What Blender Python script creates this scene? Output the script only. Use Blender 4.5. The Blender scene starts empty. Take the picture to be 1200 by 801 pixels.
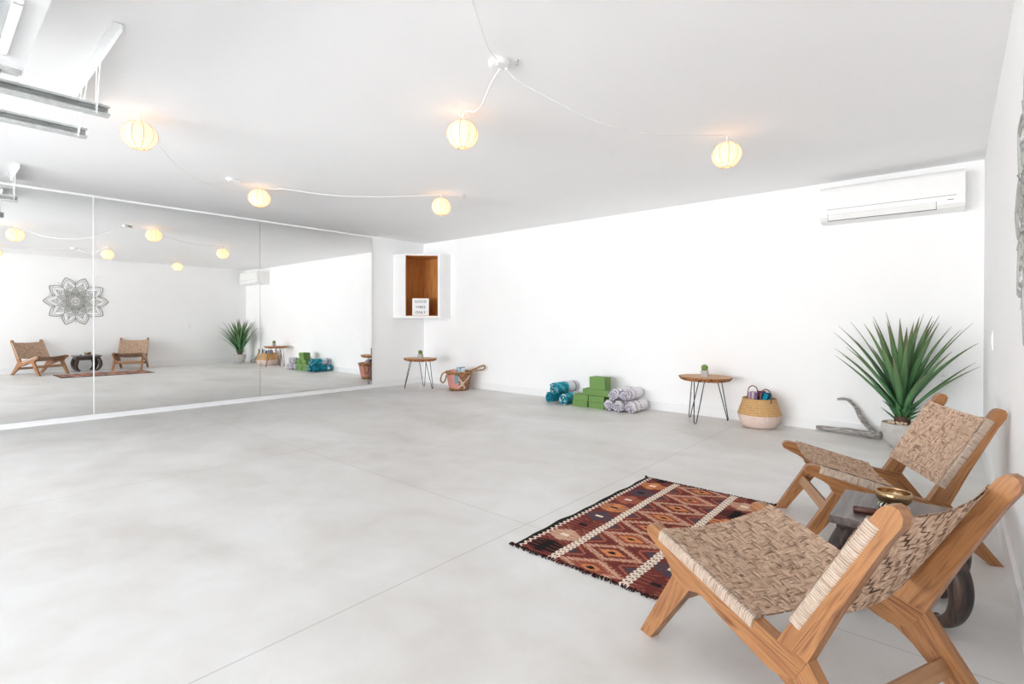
import bpy, bmesh, math, random
from math import pi, sin, cos, radians, sqrt, floor, atan2
from mathutils import Vector, Matrix

random.seed(7)
SC = bpy.context.scene
COL = SC.collection

# ------------------------------------------------------------------ materials
def new_mat(name):
    m = bpy.data.materials.new(name); m.use_nodes = True
    nt = m.node_tree
    return m, nt, nt.nodes['Principled BSDF']

def lin(r, g, b):
    f = lambda c: (c/255/12.92) if c/255 <= 0.04045 else ((c/255+0.055)/1.055)**2.4
    return (f(r), f(g), f(b), 1)

def ramp(nt, stops):
    n = nt.nodes.new('ShaderNodeValToRGB')
    cr = n.color_ramp
    while len(cr.elements) < len(stops): cr.elements.new(0.5)
    for e, (p, c) in zip(cr.elements, stops): e.position = p; e.color = c
    return n

def plain(name, col, rough=0.6, var=0.06, scale=18.0, bump=0.0, metal=0.0, spec=0.5, bscale=None):
    """base colour with a slight procedural variation and optional bump"""
    m, nt, b = new_mat(name)
    tc = nt.nodes.new('ShaderNodeTexCoord')
    nz = nt.nodes.new('ShaderNodeTexNoise'); nz.inputs['Scale'].default_value = scale; nz.inputs['Detail'].default_value = 4
    nt.links.new(tc.outputs['Object'], nz.inputs['Vector'])
    lo = tuple(max(0, c*(1-var)) for c in col[:3])+(1,); hi = tuple(min(1, c*(1+var)) for c in col[:3])+(1,)
    r = ramp(nt, [(0.3, lo), (0.7, hi)])
    nt.links.new(nz.outputs['Fac'], r.inputs['Fac']); nt.links.new(r.outputs['Color'], b.inputs['Base Color'])
    b.inputs['Roughness'].default_value = rough; b.inputs['Metallic'].default_value = metal
    b.inputs['Specular IOR Level'].default_value = spec
    if bump:
        n2 = nt.nodes.new('ShaderNodeTexNoise'); n2.inputs['Scale'].default_value = bscale or scale*4; n2.inputs['Detail'].default_value = 3
        nt.links.new(tc.outputs['Object'], n2.inputs['Vector'])
        bp = nt.nodes.new('ShaderNodeBump'); bp.inputs['Strength'].default_value = bump; bp.inputs['Distance'].default_value = 0.004
        nt.links.new(n2.outputs['Fac'], bp.inputs['Height']); nt.links.new(bp.outputs['Normal'], b.inputs['Normal'])
    return m

def grain_mat(name, stops, rough=0.45, sc=(3.0, 40.0, 40.0), bump=0.08, dist=1.5, spec=0.5):
    """wood: noise stretched along the stored grain vector of each part"""
    m, nt, b = new_mat(name)
    at = nt.nodes.new('ShaderNodeAttribute'); at.attribute_name = 'gv'
    mp = nt.nodes.new('ShaderNodeMapping'); mp.inputs['Scale'].default_value = sc
    nt.links.new(at.outputs['Vector'], mp.inputs['Vector'])
    nz = nt.nodes.new('ShaderNodeTexNoise'); nz.inputs['Scale'].default_value = 1.0; nz.inputs['Detail'].default_value = 5
    nz.inputs['Distortion'].default_value = dist
    nt.links.new(mp.outputs['Vector'], nz.inputs['Vector'])
    r = ramp(nt, stops); nt.links.new(nz.outputs['Fac'], r.inputs['Fac'])
    nt.links.new(r.outputs['Color'], b.inputs['Base Color'])
    b.inputs['Roughness'].default_value = rough; b.inputs['Specular IOR Level'].default_value = spec
    if bump:
        bp = nt.nodes.new('ShaderNodeBump'); bp.inputs['Strength'].default_value = bump; bp.inputs['Distance'].default_value = 0.002
        nt.links.new(nz.outputs['Fac'], bp.inputs['Height']); nt.links.new(bp.outputs['Normal'], b.inputs['Normal'])
    return m

M = {}
M['wall'] = plain('white_wall_paint', (0.925, 0.925, 0.925, 1), 0.75, 0.008, 3, 0.03, bscale=60, spec=0.25)
M['ceiling'] = plain('white_ceiling_paint', (0.93, 0.93, 0.935, 1), 0.8, 0.008, 2, 0.03, bscale=50, spec=0.2)
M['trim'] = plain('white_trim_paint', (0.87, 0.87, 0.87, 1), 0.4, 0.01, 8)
M['white_plastic'] = plain('white_plastic', (0.86, 0.86, 0.85, 1), 0.35, 0.01, 9)
M['cord'] = plain('white_cord_plastic', (0.84, 0.84, 0.83, 1), 0.4, 0.02, 40)
M['gap'] = plain('grey_gap', (0.22, 0.22, 0.22, 1), 0.7, 0.05, 20)
M['dark'] = plain('dark_slot', (0.03, 0.03, 0.03, 1), 0.7, 0.05, 20)
M['steel'] = plain('galvanised_steel', (0.58, 0.60, 0.59, 1), 0.5, 0.14, 30, metal=0.35)
M['white_steel'] = plain('white_painted_steel', (0.82, 0.83, 0.83, 1), 0.4, 0.03, 25)
M['black_steel'] = plain('black_steel_rod', (0.025, 0.026, 0.035, 1), 0.4, 0.1, 40, metal=0.3)
M['teak'] = grain_mat('teak_wood', [(0.25, lin(92, 54, 32)), (0.40, lin(140, 92, 56)), (0.56, lin(168, 118, 74)), (0.72, lin(118, 73, 44))], 0.38)
M['stretcher_wood'] = grain_mat('brown_stretcher_wood', [(0.3, lin(150, 110, 76)), (0.7, lin(178, 136, 98))], 0.5)
M['dark_wood'] = grain_mat('dark_table_wood', [(0.3, lin(34, 26, 26)), (0.5, lin(62, 48, 44)), (0.72, lin(96, 76, 62))], 0.34, (5, 30, 30), 0.25)
M['dark_top'] = grain_mat('worn_dark_top_wood', [(0.3, lin(78, 70, 68)), (0.6, lin(112, 102, 98)), (0.8, lin(136, 124, 116))], 0.32, (3, 22, 22), 0.25)
M['rolled_edge'] = M['dark_wood']
M['niche_wood'] = grain_mat('brown_niche_wood', [(0.3, lin(176, 114, 56)), (0.55, lin(206, 144, 82)), (0.8, lin(190, 128, 68))], 0.4, (2, 20, 20), 0.05)
M['slab_wood'] = grain_mat('light_slab_wood', [(0.3, lin(176, 128, 84)), (0.7, lin(206, 164, 118))], 0.5, (6, 30, 30), 0.1)
M['bark'] = grain_mat('live_edge_bark', [(0.40, lin(58, 34, 22)), (0.47, lin(150, 88, 46)), (0.55, lin(212, 150, 96)), (0.63, lin(84, 46, 26))], 0.8, (26, 34, 10), 0.6)
M['driftwood'] = grain_mat('grey_driftwood', [(0.3, lin(108, 104, 102)), (0.52, lin(164, 158, 153)), (0.75, lin(196, 190, 184))], 0.9, (7, 60, 60), 0.6, 0.6, 0.1)
M['brass'] = plain('hammered_brass', (0.45, 0.30, 0.165, 1), 0.24, 0.12, 35, 0.15, metal=1.0)
M['mallet'] = grain_mat('dark_red_wood', [(0.3, lin(52, 26, 20)), (0.7, lin(92, 48, 36))], 0.4, (6, 60, 60), 0.1)
M['concrete_pot'] = plain('pale_concrete', lin(196, 192, 188), 0.85, 0.1, 14, 0.3, bscale=60, spec=0.2)
M['pebble'] = plain('cream_pebbles', lin(222, 200, 176), 0.7, 0.18, 60)
M['cactus'] = plain('green_cactus', lin(112, 138, 62), 0.7, 0.2, 90, 0.5, bscale=160)
M['grey_cube_pot'] = plain('grey_cement_planter', lin(184, 180, 176), 0.8, 0.06, 40, 0.2)
M['green_foam'] = plain('green_foam_block', lin(112, 146, 84), 0.7, 0.05, 120, 0.15, bscale=300, spec=0.25)
M['mandala'] = plain('grey_painted_wood', lin(172, 172, 168), 0.7, 0.05, 30)
M['tassel'] = plain('dark_wool_fringe', lin(52, 34, 34), 0.95, 0.2, 90, spec=0.1)
M['rope'] = grain_mat('jute_rope', [(0.35, lin(136, 96, 58)), (0.65, lin(190, 148, 100))], 0.85, (160, 30, 30), 0.8, 0.3, 0.2)
M['handle_cord'] = plain('brown_handle_cord', lin(120, 84, 66), 0.8, 0.15, 120)
M['stem'] = plain('brown_plant_base', lin(92, 62, 52), 0.8, 0.25, 60, 0.4)
M['panel'] = plain('garage_panel_white', (0.80, 0.805, 0.81, 1), 0.45, 0.02, 6)

# mirror
m, nt, b = new_mat('mirror_glass')
b.inputs['Base Color'].default_value = (0.965, 0.975, 0.97, 1); b.inputs['Metallic'].default_value = 1; b.inputs['Roughness'].default_value = 0.0
M['mirror'] = m
# frosted garage window
m, nt, b = new_mat('frosted_pane')
b.inputs['Base Color'].default_value = (0.95, 0.97, 0.98, 1); b.inputs['Roughness'].default_value = 0.35
b.inputs['Transmission Weight'].default_value = 0.85
M['frosted'] = m
# paper lantern: translucent
m, nt, b = new_mat('lantern_paper')
nt.nodes.remove(b)
tr = nt.nodes.new('ShaderNodeBsdfTranslucent'); df = nt.nodes.new('ShaderNodeBsdfDiffuse'); mx = nt.nodes.new('ShaderNodeMixShader')
tc = nt.nodes.new('ShaderNodeTexCoord'); nz = nt.nodes.new('ShaderNodeTexNoise'); nz.inputs['Scale'].default_value = 30
nt.links.new(tc.outputs['Object'], nz.inputs['Vector'])
rp = ramp(nt, [(0.3, (0.95, 0.82, 0.68, 1)), (0.7, (0.98, 0.87, 0.74, 1))]); nt.links.new(nz.outputs['Fac'], rp.inputs['Fac'])
nt.links.new(rp.outputs['Color'], tr.inputs['Color']); df.inputs['Color'].default_value = (0.86, 0.76, 0.66, 1)
mx.inputs['Fac'].default_value = 0.42
nt.links.new(tr.outputs[0], mx.inputs[1]); nt.links.new(df.outputs[0], mx.inputs[2])
nt.links.new(mx.outputs[0], nt.nodes['Material Output'].inputs['Surface'])
M['paper'] = m
M['rib'] = plain('bamboo_rib', lin(190, 148, 96), 0.7, 0.05, 40)

# concrete floor with saw-cut joints
m, nt, b = new_mat('polished_concrete')
tc = nt.nodes.new('ShaderNodeTexCoord')
def noise(scale, detail, dist=0.0, sx=(1, 1, 1)):
    mp = nt.nodes.new('ShaderNodeMapping'); mp.inputs['Scale'].default_value = sx
    n = nt.nodes.new('ShaderNodeTexNoise'); n.inputs['Scale'].default_value = scale; n.inputs['Detail'].default_value = detail
    n.inputs['Distortion'].default_value = dist
    nt.links.new(tc.outputs['Object'], mp.inputs['Vector']); nt.links.new(mp.outputs['Vector'], n.inputs['Vector']); return n
n1 = noise(0.9, 7, 0.6, (1, 1.6, 1)); n2 = noise(4.5, 8, 0.4); n3 = noise(60, 3)
add = nt.nodes.new('ShaderNodeMath'); add.operation = 'MULTIPLY_ADD'; add.inputs[1].default_value = 0.5
nt.links.new(n2.outputs['Fac'], add.inputs[0]); nt.links.new(n1.outputs['Fac'], add.inputs[2])
r1 = ramp(nt, [(0.52, lin(206, 202, 197)), (0.70, lin(217, 215, 211)), (0.92, lin(227, 226, 224))])
nt.links.new(add.outputs[0], r1.inputs['Fac'])
sep = nt.nodes.new('ShaderNodeSeparateXYZ'); nt.links.new(tc.outputs['Object'], sep.inputs[0])
def line(axis, pos, w):
    s = nt.nodes.new('ShaderNodeMath'); s.operation = 'SUBTRACT'; s.inputs[1].default_value = pos
    nt.links.new(sep.outputs[axis], s.inputs[0])
    a = nt.nodes.new('ShaderNodeMath'); a.operation = 'ABSOLUTE'; nt.links.new(s.outputs[0], a.inputs[0])
    l = nt.nodes.new('ShaderNodeMath'); l.operation = 'LESS_THAN'; l.inputs[1].default_value = w
    nt.links.new(a.outputs[0], l.inputs[0]); return l
ls = [line(0, -1.71, 0.0035), line(0, -4.1, 0.0035), line(1, 2.1, 0.003)]
cur = ls[0]
for l in ls[1:]:
    mxx = nt.nodes.new('ShaderNodeMath'); mxx.operation = 'MAXIMUM'
    nt.links.new(cur.outputs[0], mxx.inputs[0]); nt.links.new(l.outputs[0], mxx.inputs[1]); cur = mxx
scl = nt.nodes.new('ShaderNodeMath'); scl.operation = 'MULTIPLY'; scl.inputs[1].default_value = 0.35; nt.links.new(cur.outputs[0], scl.inputs[0])
mixc = nt.nodes.new('ShaderNodeMixRGB'); nt.links.new(scl.outputs[0], mixc.inputs['Fac'])
nt.links.new(r1.outputs['Color'], mixc.inputs[1]); mixc.inputs[2].default_value = lin(140, 134, 126)
nt.links.new(mixc.outputs[0], b.inputs['Base Color'])
rr = ramp(nt, [(0.3, (0.34, 0.34, 0.34, 1)), (0.7, (0.5, 0.5, 0.5, 1))]); nt.links.new(n2.outputs['Fac'], rr.inputs['Fac']); nt.links.new(rr.outputs['Color'], b.inputs['Roughness'])
b.inputs['Specular IOR Level'].default_value = 0.35
bp = nt.nodes.new('ShaderNodeBump'); bp.inputs['Strength'].default_value = 0.04; bp.inputs['Distance'].default_value = 0.003
nt.links.new(n3.outputs['Fac'], bp.inputs['Height']); nt.links.new(bp.outputs['Normal'], b.inputs['Normal'])
M['floor'] = m

# woven cord
def cord_mat(name, stops, rough=0.75):
    m, nt, b = new_mat(name)
    at = nt.nodes.new('ShaderNodeAttribute'); at.attribute_name = 'gv'
    mp = nt.nodes.new('ShaderNodeMapping'); mp.inputs['Scale'].default_value = (16, 5.3, 1)
    nt.links.new(at.outputs['Vector'], mp.inputs['Vector'])
    nz = nt.nodes.new('ShaderNodeTexNoise'); nz.inputs['Scale'].default_value = 1; nz.inputs['Detail'].default_value = 3
    nt.links.new(mp.outputs['Vector'], nz.inputs['Vector'])
    r = ramp(nt, stops); nt.links.new(nz.outputs['Fac'], r.inputs['Fac']); nt.links.new(r.outputs['Color'], b.inputs['Base Color'])
    b.inputs['Roughness'].default_value = rough; b.inputs['Specular IOR Level'].default_value = 0.3
    return m
M['weave'] = cord_mat('woven_banana_cord', [(0.3, lin(124, 97, 79)), (0.43, lin(174, 144, 121)), (0.57, lin(210, 181, 157)), (0.70, lin(154, 123, 103))])
M['wrap'] = cord_mat('pale_wrapped_cord', [(0.3, lin(156, 132, 112)), (0.55, lin(200, 182, 166)), (0.75, lin(174, 151, 130))], 0.5)

# leaf: green, paler towards tip
m, nt, b = new_mat('agave_leaf')
at = nt.nodes.new('ShaderNodeAttribute'); at.attribute_name = 'gv'
sp = nt.nodes.new('ShaderNodeSeparateXYZ'); nt.links.new(at.outputs['Vector'], sp.inputs[0])
rl = ramp(nt, [(0.0, lin(50, 92, 56)), (0.3, lin(76, 126, 78)), (0.75, lin(102, 132, 84)), (1.0, lin(136, 112, 92))])
nt.links.new(sp.outputs[0], rl.inputs['Fac'])
nzz = nt.nodes.new('ShaderNodeTexNoise'); nzz.inputs['Scale'].default_value = 1
mpp = nt.nodes.new('ShaderNodeMapping'); mpp.inputs['Scale'].default_value = (2, 60, 9); nt.links.new(at.outputs['Vector'], mpp.inputs['Vector']); nt.links.new(mpp.outputs['Vector'], nzz.inputs['Vector'])
mul = nt.nodes.new('ShaderNodeMixRGB'); mul.blend_type = 'OVERLAY'; mul.inputs['Fac'].default_value = 0.45
nt.links.new(rl.outputs['Color'], mul.inputs[1]); nt.links.new(nzz.outputs['Fac'], mul.inputs[2]); nt.links.new(mul.outputs[0], b.inputs['Base Color'])
b.inputs['Roughness'].default_value = 0.4
M['leaf'] = m

# colour-attribute driven pattern (woven rug, patchwork, towels)
def pattern_mat(name, rough=0.95, noise_scale=140.0, amt=0.35, bump=0.5):
    m, nt, b = new_mat(name)
    at = nt.nodes.new('ShaderNodeAttribute'); at.attribute_name = 'pattern'
    tc = nt.nodes.new('ShaderNodeTexCoord'); nz = nt.nodes.new('ShaderNodeTexNoise'); nz.inputs['Scale'].default_value = noise_scale; nz.inputs['Detail'].default_value = 3
    nt.links.new(tc.outputs['Object'], nz.inputs['Vector'])
    ov = nt.nodes.new('ShaderNodeMixRGB'); ov.blend_type = 'OVERLAY'; ov.inputs['Fac'].default_value = amt
    nt.links.new(at.outputs['Color'], ov.inputs[1]); nt.links.new(nz.outputs['Fac'], ov.inputs[2]); nt.links.new(ov.outputs[0], b.inputs['Base Color'])
    b.inputs['Roughness'].default_value = rough; b.inputs['Specular IOR Level'].default_value = 0.1
    bp = nt.nodes.new('ShaderNodeBump'); bp.inputs['Strength'].default_value = bump; bp.inputs['Distance'].default_value = 0.003
    nt.links.new(nz.outputs['Fac'], bp.inputs['Height']); nt.links.new(bp.outputs['Normal'], b.inputs['Normal'])
    return m
M['kilim'] = pattern_mat('kilim_wool')
M['towel'] = pattern_mat('towel_cloth', 0.95, 90, 0.25, 0.4)
M['patchwork'] = pattern_mat('patchwork_basket', 0.9, 110, 0.4, 0.7)

# basket weave of seagrass: herringbone look from crossed waves
def seagrass(name, c1, c2):
    m, nt, b = new_mat(name)
    at = nt.nodes.new('ShaderNodeAttribute'); at.attribute_name = 'gv'
    br = nt.nodes.new('ShaderNodeTexChecker'); br.inputs['Scale'].default_value = 60
    mp = nt.nodes.new('ShaderNodeMapping'); mp.inputs['Rotation'].default_value = (0, 0, radians(45)); nt.links.new(at.outputs['Vector'], mp.inputs['Vector']); nt.links.new(mp.outputs['Vector'], br.inputs['Vector'])
    br.inputs['Color1'].default_value = c1; br.inputs['Color2'].default_value = c2
    nz = nt.nodes.new('ShaderNodeTexNoise'); nz.inputs['Scale'].default_value = 45; nt.links.new(at.outputs['Vector'], nz.inputs['Vector'])
    ov = nt.nodes.new('ShaderNodeMixRGB'); ov.blend_type = 'OVERLAY'; ov.inputs['Fac'].default_value = 0.3
    nt.links.new(br.outputs['Color'], ov.inputs[1]); nt.links.new(nz.outputs['Fac'], ov.inputs[2]); nt.links.new(ov.outputs[0], b.inputs['Base Color'])
    b.inputs['Roughness'].default_value = 0.8; b.inputs['Specular IOR Level'].default_value = 0.2
    bp = nt.nodes.new('ShaderNodeBump'); bp.inputs['Strength'].default_value = 0.5; bp.inputs['Distance'].default_value = 0.003
    nt.links.new(br.outputs['Fac'], bp.inputs['Height']); nt.links.new(bp.outputs['Normal'], b.inputs['Normal'])
    return m
M['seagrass'] = seagrass('natural_seagrass', lin(206, 166, 116), lin(193, 151, 102))
M['pink_seagrass'] = seagrass('pale_pink_seagrass', lin(228, 206, 196), lin(222, 199, 188))

# ------------------------------------------------------------------ mesh helpers
def obj(name, bm, mat=None, parent=None, smooth=False, gv=None, pattern=None, label=None, bevel=0.0, seg=2, recalc=True):
    if bevel:
        es = [e for e in bm.edges if len(e.link_faces) == 2 and e.calc_face_angle(0) > radians(28)]
        bmesh.ops.bevel(bm, geom=es, offset=bevel, segments=seg, affect='EDGES', clamp_overlap=True)
    if recalc: bmesh.ops.recalc_face_normals(bm, faces=bm.faces)
    me = bpy.data.meshes.new(name)
    bm.to_mesh(me)
    bm.free()
    if mat is not None:
        for mm in (mat if isinstance(mat, (list, tuple)) else [mat]): me.materials.append(mm)
    if smooth:
        me.polygons.foreach_set('use_smooth', [True]*len(me.polygons))
    if gv is not None:
        a = me.attributes.new('gv', 'FLOAT_VECTOR', 'POINT')
        flat = []
        for v in me.vertices: flat.extend(gv(v.co))
        a.data.foreach_set('vector', flat)
    if pattern is not None:
        a = me.color_attributes.new('pattern', 'FLOAT_COLOR', 'CORNER')
        flat = []
        for p in me.polygons:
            c = pattern(p.center, p.normal)
            for _ in p.loop_indices: flat.extend(c)
        a.data.foreach_set('color', flat)
    o = bpy.data.objects.new(name, me); COL.objects.link(o)
    if parent is not None: o.parent = parent
    if label: o['label'] = label
    return o

def tag(o, label, cat, group=None, kind=None):
    o['label'] = label; o['category'] = cat
    if group: o['group'] = group
    if kind: o['kind'] = kind
    return o

def struct(o): o['kind'] = 'structure'; return o

def thing(name, label, cat, loc=(0, 0, 0), rz=0.0, group=None):
    o = bpy.data.objects.new(name, None); COL.objects.link(o)
    o.location = loc; o.rotation_euler = (0, 0, rz); o.empty_display_size = 0.1
    return tag(o, label, cat, group)

def dup(root, loc, rz, label):
    r = root.copy(); COL.objects.link(r); r.location = loc; r.rotation_euler = (0, 0, rz); r['label'] = label
    for ch in list(root.children):
        c = ch.copy(); COL.objects.link(c); c.parent = r
        for g in list(ch.children):
            d = g.copy(); COL.objects.link(d); d.parent = c
    return r

def box(bm, x0, x1, y0, y1, z0, z1):
    vs = [bm.verts.new(p) for p in ((x0,y0,z0),(x1,y0,z0),(x1,y1,z0),(x0,y1,z0),(x0,y0,z1),(x1,y0,z1),(x1,y1,z1),(x0,y1,z1))]
    for f in ((0,3,2,1),(4,5,6,7),(0,1,5,4),(1,2,6,5),(2,3,7,6),(3,0,4,7)): bm.faces.new([vs[i] for i in f])

def boxm(*a):
    bm = bmesh.new(); box(bm, *a); return bm

def prism(bm, pts, off):
    off = Vector(off)
    a = [bm.verts.new(Vector(p)) for p in pts]; b_ = [bm.verts.new(Vector(p)+off) for p in pts]
    bm.faces.new(a); bm.faces.new(list(reversed(b_)))
    n = len(pts)
    for i in range(n): bm.faces.new((a[i], a[(i+1) % n], b_[(i+1) % n], b_[i]))

def obox(bm, P, Q, side, w, t):
    """bar from P to Q, width w along 'side', thickness t along the remaining axis"""
    P, Q = Vector(P), Vector(Q); d = (Q-P).normalized(); s = Vector(side); s = (s-d*s.dot(d)).normalized(); n = d.cross(s)
    c = []
    for B in (P, Q):
        for a, e in ((-1,-1),(1,-1),(1,1),(-1,1)): c.append(bm.verts.new(B+s*w/2*a+n*t/2*e))
    for f in ((0,1,2,3),(7,6,5,4),(0,4,5,1),(1,5,6,2),(2,6,7,3),(3,7,4,0)): bm.faces.new([c[i] for i in f])

def tube(bm, pts, rad, n=8, closed=False, caps=True):
    pts = [Vector(p) for p in pts]; N = len(pts)
    r = rad if callable(rad) else (lambda i, k: rad)
    rings = []; up = None
    for i in range(N):
        if closed: t = (pts[(i+1) % N]-pts[i-1]).normalized()
        else: t = (pts[min(i+1, N-1)]-pts[max(i-1, 0)]).normalized()
        if up is None:
            up = Vector((0,0,1)) if abs(t.z) < 0.9 else Vector((1,0,0))
        u = (up-t*up.dot(t)).normalized(); v = t.cross(u); up = u
        rings.append([bm.verts.new(pts[i]+(u*cos(2*pi*k/n)+v*sin(2*pi*k/n))*r(i, k)) for k in range(n)])
    R = N if closed else N-1
    for i in range(R):
        a, b_ = rings[i], rings[(i+1) % N]
        for k in range(n): bm.faces.new((a[k], a[(k+1) % n], b_[(k+1) % n], b_[k]))
    if caps and not closed:
        bm.faces.new(list(reversed(rings[0]))); bm.faces.new(rings[-1])

def smooth_path(pts, sub=6, closed=False):
    P = [Vector(p) for p in pts]; out = []; n = len(P)
    for i in range(n if closed else n-1):
        p0 = P[i-1] if (i > 0 or closed) else P[0]; p1 = P[i]; p2 = P[(i+1) % n]; p3 = P[(i+2) % n] if (i+2 < n or closed) else P[-1]
        for s in range(sub):
            t = s/sub
            out.append(0.5*((2*p1)+(p2-p0)*t+(2*p0-5*p1+4*p2-p3)*t*t+(3*p1-p0-3*p2+p3)*t**3))
    if not closed: out.append(P[-1])
    return out

def lathe(bm, prof, n=40, fr=None, closed=False):
    """prof: (r, z) list; fr(theta, i) scales radius"""
    rings = []
    for i, (r, z) in enumerate(prof):
        if r < 1e-6: rings.append([bm.verts.new((0, 0, z))])
        else: rings.append([bm.verts.new((r*(fr(2*pi*k/n, i) if fr else 1)*cos(2*pi*k/n), r*(fr(2*pi*k/n, i) if fr else 1)*sin(2*pi*k/n), z)) for k in range(n)])
    out = []
    L = len(rings)
    for i in range(L if closed else L-1):
        a, b_ = rings[i], rings[(i+1) % L]
        for k in range(n):
            k2 = (k+1) % n
            if len(a) == 1 and len(b_) == 1: continue
            if len(a) == 1: f = bm.faces.new((a[0], b_[k2], b_[k]))
            elif len(b_) == 1: f = bm.faces.new((a[k], a[k2], b_[0]))
            else: f = bm.faces.new((a[k], a[k2], b_[k2], b_[k]))
            out.append((f, i))
    return out

def gv_axis(d, s=None, seed=0.0):
    d = Vector(d).normalized(); s = Vector(s) if s else Vector((1, 0, 0)); s = (s-d*s.dot(d))
    s = s.normalized() if s.length > 1e-4 else d.orthogonal().normalized(); t = d.cross(s)
    return lambda c: (c.dot(d)+seed, c.dot(s)+seed*1.7, c.dot(t)+seed*0.6)

# ------------------------------------------------------------------ camera (fitted)
YAW, PIT, ROL = radians(40.79025), radians(0.31908), radians(0.064378)
CAMH = 1.073
F = Vector((-sin(YAW)*cos(PIT), cos(YAW)*cos(PIT), -sin(PIT))); R = Vector((cos(YAW), sin(YAW), 0)); U = R.cross(F)
R2 = R*cos(ROL)+U*sin(ROL); U2 = U*cos(ROL)-R*sin(ROL)
cam = bpy.data.cameras.new('camera'); co = bpy.data.objects.new('camera', cam); COL.objects.link(co)
mt = Matrix((R2, U2, -F)).transposed().to_4x4(); mt.translation = (0, 0, CAMH); co.matrix_world = mt
cam.sensor_width = 36; cam.sensor_fit = 'HORIZONTAL'; cam.lens = 18.0038; cam.shift_y = -0.017186; cam.clip_start = 0.02
SC.camera = co

# ------------------------------------------------------------------ room
XL, XR, YB, YF, H = -7.12, 0.19, 5.86, -5.6, 2.44
T = 0.12
struct(obj('floor', boxm(XL-T, XR+T, YF-T, YB+T, -0.12, 0), M['floor']))
struct(obj('ceiling', boxm(XL-T, XR+T, YF-T, YB+T, H, H+0.12), M['ceiling']))
struct(obj('wall_left', boxm(XL-T, XL, YF-T, YB+T, 0, H), M['wall']))
struct(obj('wall_right', boxm(XR, XR+T, YF-T, YB+T, 0, H), M['wall']))
struct(obj('wall_back', boxm(XL, XR, YB, YB+T, 0, H), M['wall']))
DOORS = [(-6.75, -3.62), (-3.42, 0.10)]; DH = 2.2
bm = bmesh.new()
for x0, x1 in ((XL, -6.75), (-3.62, -3.42), (0.10, XR)): box(bm, x0, x1, YF-T, YF, 0, H)
for x0, x1 in DOORS: box(bm, x0, x1, YF-T, YF, DH, H)
struct(obj('wall_front', bm, M['wall']))
struct(obj('baseboard_back', boxm(XL, XR, YB-0.012, YB, 0, 0.105), M['trim'], bevel=0.003))
struct(obj('baseboard_right', boxm(XR-0.014, XR, YF, YB-0.012, 0, 0.12), M['trim'], bevel=0.003))
bm = bmesh.new(); box(bm, XL, XL+0.02, YF, 4.80, 0, 0.055); box(bm, XL, XL+0.014, 4.80, YB-0.012, 0, 0.1)
struct(obj('baseboard_left', bm, M['trim'], bevel=0.002))
bm = bmesh.new(); box(bm, XL, XL+0.016, -0.53, 4.80, 2.418, H-0.001); box(bm, XL, XL+0.016, 4.778, 4.80, 0.055, 2.418); box(bm, XL, XL+0.019, 1.2445, 1.2535, 0.058, 2.418)  # last box: added white strip standing in for the seam bevel's bright reflection
struct(obj('trim_and_seam_glint', bm, M['trim'], bevel=0.002))

# mirrors
for y0, y1, lab, rz in ((-0.52, 1.244, 'tall wall mirror farthest left, reflecting the chair with its side turned', 0.0092),
                    (1.254, 3.019, 'tall middle wall mirror reflecting the potted plant and one chair', 0.0062),
                    (3.021, 4.773, 'tall wall mirror nearest the corner niche, reflecting the green foam blocks', 0.0)):
    yc = (y0+y1)/2; hw = (y1-y0)/2
    o = obj('wall_mirror', boxm(0, 0.006, -hw, hw, 0.058, 2.417), M['mirror'], bevel=0.0015, seg=1)
    o.location = (XL+0.0095, yc, 0); o.rotation_euler = (0, 0, rz)
    tag(o, lab, 'mirror', 'mirror panels on the left wall')

# electric plates
t = thing('wall_outlet', 'small white power outlet low on the back wall behind the plant', 'outlet', (-0.07, YB, 0.58))
obj('cover_plate', boxm(-0.036, 0.036, -0.006, 0, -0.06, 0.06), M['white_plastic'], t, bevel=0.002)
for dz in (-0.022, 0.022):
    bm = bmesh.new(); box(bm, -0.017, 0.017, -0.009, -0.005, dz-0.015, dz+0.015); s = obj('socket', bm, M['white_plastic'], t, bevel=0.002)
    for dx in (-0.0065, 0.0065): obj('slot', boxm(dx-0.0015, dx+0.0015, -0.0095, -0.008, dz-0.006, dz+0.006), M['dark'], s)
t = thing('light_switch', 'white light switch on the right wall near the back corner', 'switch', (XR, 4.5, 0.955))
obj('cover_plate', boxm(-0.006, 0, -0.036, 0.036, -0.06, 0.06), M['white_plastic'], t, bevel=0.002)
obj('rocker', boxm(-0.009, -0.004, -0.016, 0.016, -0.033, 0.033), M['white_plastic'], t, bevel=0.002)

# ------------------------------------------------------------------ garage door on its tracks
def rail(x, z, y1, lab):
    t = thing('garage_door_track', lab, 'track', (x, 0, z), 0, 'overhead garage door tracks')
    bm = bmesh.new(); h, w, k = 0.026, 0.028, 0.003
    box(bm, -w, -w+k, YF+0.02, y1, -h, h); box(bm, -w+k, w, YF+0.02, y1, h-k, h); box(bm, -w+k, w, YF+0.02, y1, -h, -h+k)
    box(bm, w-k, w, YF+0.02, y1, -h+k, -h+0.011); box(bm, w-k, w, YF+0.02, y1, h-0.011, h-k)
    obj('channel', bm, M['steel'], t, bevel=0.001, seg=1)
    for j in range(4):
        bm = bmesh.new(); tube(bm, [(w-0.002, y1-0.04-j*0.32, 0.02), (w+0.006, y1-0.04-j*0.32, 0.02)], 0.008, 6); obj('bolt', bm, M['steel'], t)
    return t
rail(-3.45, 2.195, 0.675, 'galvanised door track beside the white overhead door panel, ending nearest the first lantern')
rail(-3.93, 2.19, 0.66, 'galvanised door track hanging second from the overhead panel, lower in the photo')
rail(-6.55, 2.195, 0.605, 'galvanised door track end hanging beside the mirror wall')
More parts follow.
